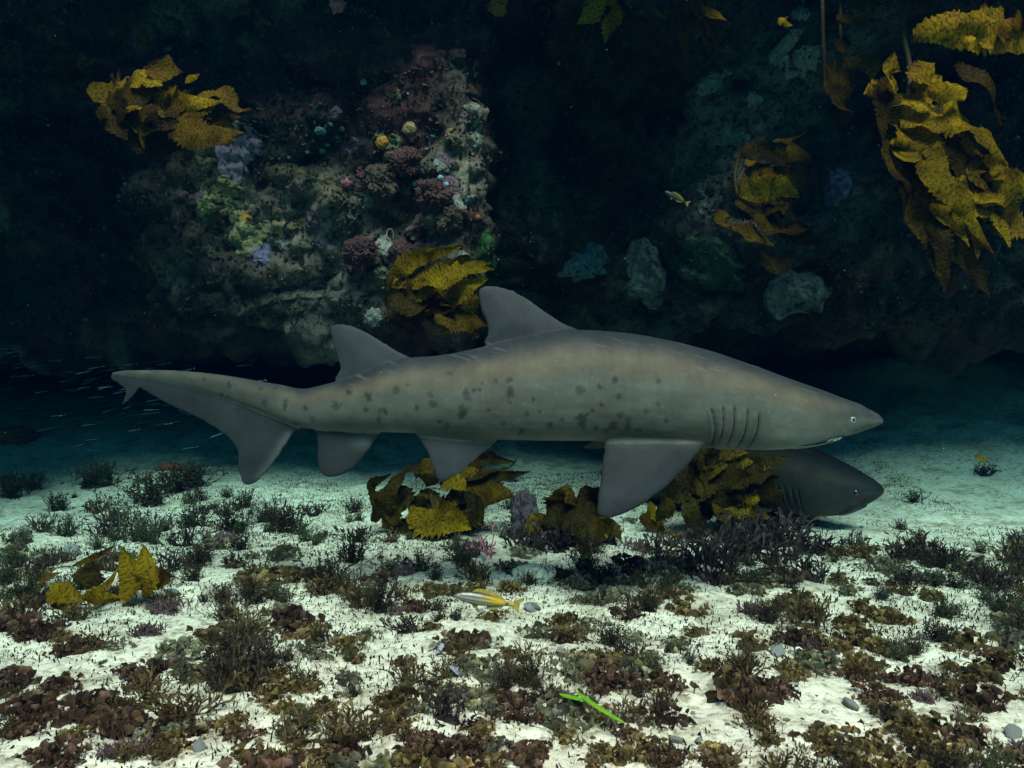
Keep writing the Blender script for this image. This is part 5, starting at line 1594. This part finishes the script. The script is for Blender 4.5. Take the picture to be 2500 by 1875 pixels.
# pink branching tuft standing in front of the kelp
pos = on_ground(860 + 1050 / 3.16, 1080 + 880 / 3.16)
tuft = strap_clump(901, 7, 0.02, 0.13, 0.004)
tuft.materials.append(M_PINK)
o = link_mesh('pink_seaweed', tuft); o.location = pos
tag(o, 'tall pink branching seaweed sprig in front of the sand kelp', 'seaweed')
# green seagrass
ga = on_ground(*B2(1420, 690)); gb = on_ground(*B2(1840, 870))
root_p = ga.copy()
gr = empty('seagrass_blade', root_p)
tag(gr, 'bright green seagrass blade lying folded on the sand', 'seagrass')
for pts_, w_ in (([B2(1515, 632) + (0.055,), B2(1660, 730) + (0.05,), B2(1836, 836) + (0.035,)], 0.0075), ([B2(1415, 648) + (0.03,), B2(1490, 668) + (0.04,), B2(1590, 690) + (0.05,)], 0.0045)):
    c_ = []
    for x_, y_, h_ in pts_:
        d_ = 2.03
        g0 = on_ground(x_, y_ + 40)
        c_.append(P(x_, y_, g0[1] - 0.02))
    v, f, uv = blade_mesh(np.array(c_), w_ * 2, 950 + int(w_ * 1e4), ruffle=0.05, teeth=0.0, nu=24, nv=5, face=(0, -0.5, 0.8), fat=0.9)
    link_mesh('leaf', mesh_from('leaf', v - root_p, f, uv=uv), M_GRASS, gr)
#PART5
# ------------------------------------------------------------------ fish
M_FISH = col_mat('fish_skin', rough=0.32, spec=0.5, nscale=300, bump_s=0.05, bump_d=0.001, var=0.08)
M_FINY = leaf_mat('fish_fin', (0.45, 0.30, 0.03), (0.60, 0.48, 0.15), 80, 0.5, spread=0.0)
def striped_fish(label, head, tail, depth, h_frac=0.215, bright=1.0):
    """head and tail-fork as photo pixels"""
    a_, b_ = P(*head, depth), P(*tail, depth + 0.02)
    L = np.linalg.norm(b_ - a_)
    NSg, NA = 56, 80
    V_, C_ = [], []
    top = [(0, 0.0), (0.025, 0.04), (0.10, 0.088), (0.25, 0.122), (0.4, 0.122), (0.55, 0.10), (0.7, 0.065), (0.80, 0.042), (0.86, 0.038), (0.90, 0.036)]
    bot = [(0, 0.0), (0.025, 0.03), (0.10, 0.07), (0.25, 0.10), (0.4, 0.105), (0.55, 0.085), (0.7, 0.058), (0.80, 0.040), (0.86, 0.037), (0.90, 0.036)]
    for i in range(NSg):
        u = 0.90 * (i / (NSg - 1)) ** 1.15
        ht, hb = np.interp(u, *zip(*top)), np.interp(u, *zip(*bot))
        w_ = 0.36 * (ht + hb) * (1 if u < 0.6 else 1 - 0.6 * (u - 0.6) / 0.3) + 0.002
        for j in range(NA):
            th = 2 * math.pi * j / NA
            s, c_ = math.sin(th), math.cos(th)
            z_ = ht * s if s > 0 else hb * s
            V_.append((u, c_ * w_, z_))
            zr = z_ / (ht if z_ > 0 else hb + 1e-6) if ht > 1e-4 else 0
            col_ = np.array([0.20, 0.185, 0.15])
            yel = float(smooth(0.28, 0.60, u)) * float(smooth(-0.5, 0.0, zr))
            col_ = col_ * (1 - yel) + np.array([0.45, 0.28, 0.008]) * yel
            brn = float(smooth(0.45, 0.95, zr)) * (1 - 0.6 * yel)
            col_ = col_ * (1 - brn) + np.array([0.10, 0.06, 0.035]) * brn
            st = max(0, math.cos((zr * 1.0 + 0.18) * 2 * math.pi * 1.75)) ** 2 * (zr > -0.75) * (1 - float(smooth(0.5, 0.68, u)))
            col_ = col_ * (1 - 0.93 * st) + np.array([0.02, 0.018, 0.015]) * 0.93 * st
            spt = math.exp(-(((u - 0.79) / 0.028) ** 2 + (z_ / 0.035) ** 2))
            col_ = col_ * (1 - spt) + np.array([0.012, 0.012, 0.012]) * spt
            C_.append(col_ * bright)
    f = [tuple(x) for x in grid_faces(NSg, NA, True)] + [tuple(range(NA)), tuple(reversed(range((NSg - 1) * NA, NSg * NA)))]
    me_ = mesh_from('striped_fish', np.array(V_) * L * np.array([1, 0.85, 0.84]), f, col=np.array(C_))
    o = link_mesh('striped_fish', me_, M_FISH)
    X = (b_ - a_) / L
    Y = np.cross((0, 0, 1), X); Y /= np.linalg.norm(Y); Z = np.cross(X, Y)
    o.matrix_world = Matrix(((X[0], Y[0], Z[0], a_[0]), (X[1], Y[1], Z[1], a_[1]), (X[2], Y[2], Z[2], a_[2]), (0, 0, 0, 1)))
    tag(o, label, 'fish', 'striped fish')
    def fin(name, pts):
        n = len(pts); v = [(p_[0] * L, t * L, p_[1] * L) for t in (-0.003, 0.003) for p_ in pts]
        f_ = [tuple(range(n)), tuple(reversed(range(n, 2 * n)))] + [(i, n + i, n + (i + 1) % n, (i + 1) % n) for i in range(n)]
        link_mesh(name, mesh_from(name, v, f_, False), M_FINY, o)
    fin('tail_fin', [(0.86, 0.03), (0.93, 0.075), (1.03, 0.135), (1.0, 0.06), (0.965, 0.0), (0.985, -0.05), (1.0, -0.115), (0.92, -0.065), (0.86, -0.03)])
    fin('dorsal_fin', [(0.25, 0.10), (0.32, 0.15), (0.45, 0.158), (0.58, 0.135), (0.72, 0.085), (0.76, 0.045), (0.6, 0.07), (0.4, 0.10)])
    fin('anal_fin', [(0.50, -0.075), (0.54, -0.125), (0.62, -0.115), (0.74, -0.06), (0.74, -0.045), (0.6, -0.06)])
    fin('pelvic_fin', [(0.28, -0.08), (0.31, -0.135), (0.36, -0.15), (0.38, -0.08)])
    em = eye_mesh(0.021 * L, [(0.55, (0.01, 0.01, 0.01)), (0.85, (0.65, 0.62, 0.5)), (2, (0.1, 0.08, 0.06))])
    for sgn in (-1, 1):
        e = link_mesh('eye', em, M_EYE, o)
        e.location = (0.075 * L, sgn * 0.036 * L, 0.018 * L)
        e.rotation_euler = (0, 0, 0 if sgn < 0 else math.pi)
    return o
M1 = lambda u, v: (1000 + u / 5.53, 1350 + v / 5.53)
striped_fish('yellow tailed black striped fish swimming low over the bright sand', M1(598, 572), M1(1500, 715), 2.22)
striped_fish('small striped fish hovering in front of the dark reef', K8(550, 945), K8(672, 1008), 3.9, bright=0.3)
striped_fish('faint brown striped fish near the sand beside the short kelp', (860 + 1470 / 3.16, 1080 + 425 / 3.16), (860 + 1650 / 3.16, 1080 + 432 / 3.16), 4.05, bright=0.5)

# shoal of slender bait fish under the ledge
M_BAIT, nt, b = new_mat('bait_fish')
a = node(nt, 'ShaderNodeAttribute', attribute_name='col')
nt.links.new(a.outputs['Color'], b.inputs['Base Color'])
b.inputs['Roughness'].default_value = 0.3
V_, C_ = [], []
NSg, NA = 12, 8
for i in range(NSg):
    u = i / (NSg - 1)
    h_ = 0.040 * math.sin(math.pi * min(u * 1.08 + 0.06, 1)) ** 0.7 + 0.006
    for j in range(NA):
        th = 2 * math.pi * j / NA
        V_.append((u - 0.5, 0.6 * h_ * math.cos(th), h_ * math.sin(th)))
        C_.append((0.02, 0.03, 0.03) if math.sin(th) < 0.2 else (0.075, 0.105, 0.10))  # paler back paints in the highlight along each fish
n0 = len(V_)
V_ += [(0.46, 0, 0.0), (0.58, 0.002, 0.05), (0.54, 0, 0.0), (0.58, -0.002, -0.05)]
C_ += [(0.2, 0.25, 0.24)] * 4
bait = mesh_from('bait_fish', V_, [tuple(x) for x in grid_faces(NSg, NA, True)] + [tuple(range(NA)), (n0, n0 + 1, n0 + 2), (n0, n0 + 2, n0 + 3)], col=np.array(C_))
bait.materials.append(M_BAIT)
for k in range(300):
    px = rgp.uniform(-40, 640); py = 955 + rgp.normal(0, 0.5) * 130 + 0.13 * (px - 250)
    if py > 1120 or py < 850: continue
    d_ = rgp.uniform(5.0, 7.5)
    o = bpy.data.objects.new('bait_fish', bait)
    COL.objects.link(o)
    o.location = P(px, py, d_)
    s = rgp.uniform(0.06, 0.11)
    o.scale = (s, s, s)
    o.rotation_euler = (rgp.normal(0, 0.1), R(-9) + rgp.normal(0, 0.09), rgp.normal(0.0, 0.25))
    tag(o, 'slender silvery bait fish in the dim shoal under the ledge', 'bait fish', 'shoal of bait fish under the ledge')

# specks drifting in the water
v0, f0 = ico(1)
V_, F_ = [], []
for k in range(260):
    d_ = rgp.uniform(1.3, 4.0)
    c_ = P(rgp.uniform(-50, 2550), rgp.uniform(-30, 1300), d_)
    if c_[2] < 0.2: continue
    r_ = d_ * rgp.uniform(0.00010, 0.00032) * (2 if rgp.random() < 0.05 else 1)
    i0 = len(V_)
    V_ += list(v0 * r_ + c_)
    F_ += [tuple(i + i0 for i in t) for t in f0]
M_SPECK = plain_mat('speck', (0.5, 0.5, 0.46), (0.7, 0.7, 0.65), 5)
tag(link_mesh('drifting_specks', mesh_from('specks', V_, F_), M_SPECK), 'pale specks drifting in the water', kind='stuff')
# ------------------------------------------------------------------ the water itself
hm = bpy.data.materials.new('sea_water')
hm.use_nodes = True
nt = hm.node_tree
nt.nodes.remove(nt.nodes['Principled BSDF'])
pv = node(nt, 'ShaderNodeVolumePrincipled')
pv.inputs['Density'].default_value = 0.25
pv.inputs['Color'].default_value = (0.0, 0.0026, 0.0105, 1)
pv.inputs['Absorption Color'].default_value = (0.010, 0.42, 0.46, 1)
pv.inputs['Anisotropy'].default_value = 0.3
nt.links.new(pv.outputs[0], nt.nodes['Material Output'].inputs['Volume'])
x0, x1, y0, y1, z0, z1 = -15, 15, -11, 31, -1.2, 3.6
hv = [(x, y, z) for x in (x0, x1) for y in (y0, y1) for z in (z0, z1)]
hf = [(0, 1, 3, 2), (4, 6, 7, 5), (0, 4, 5, 1), (2, 3, 7, 6), (0, 2, 6, 4), (1, 5, 7, 3)]
tag(link_mesh('haze', mesh_from('haze', hv, hf, False), hm), kind='stuff')
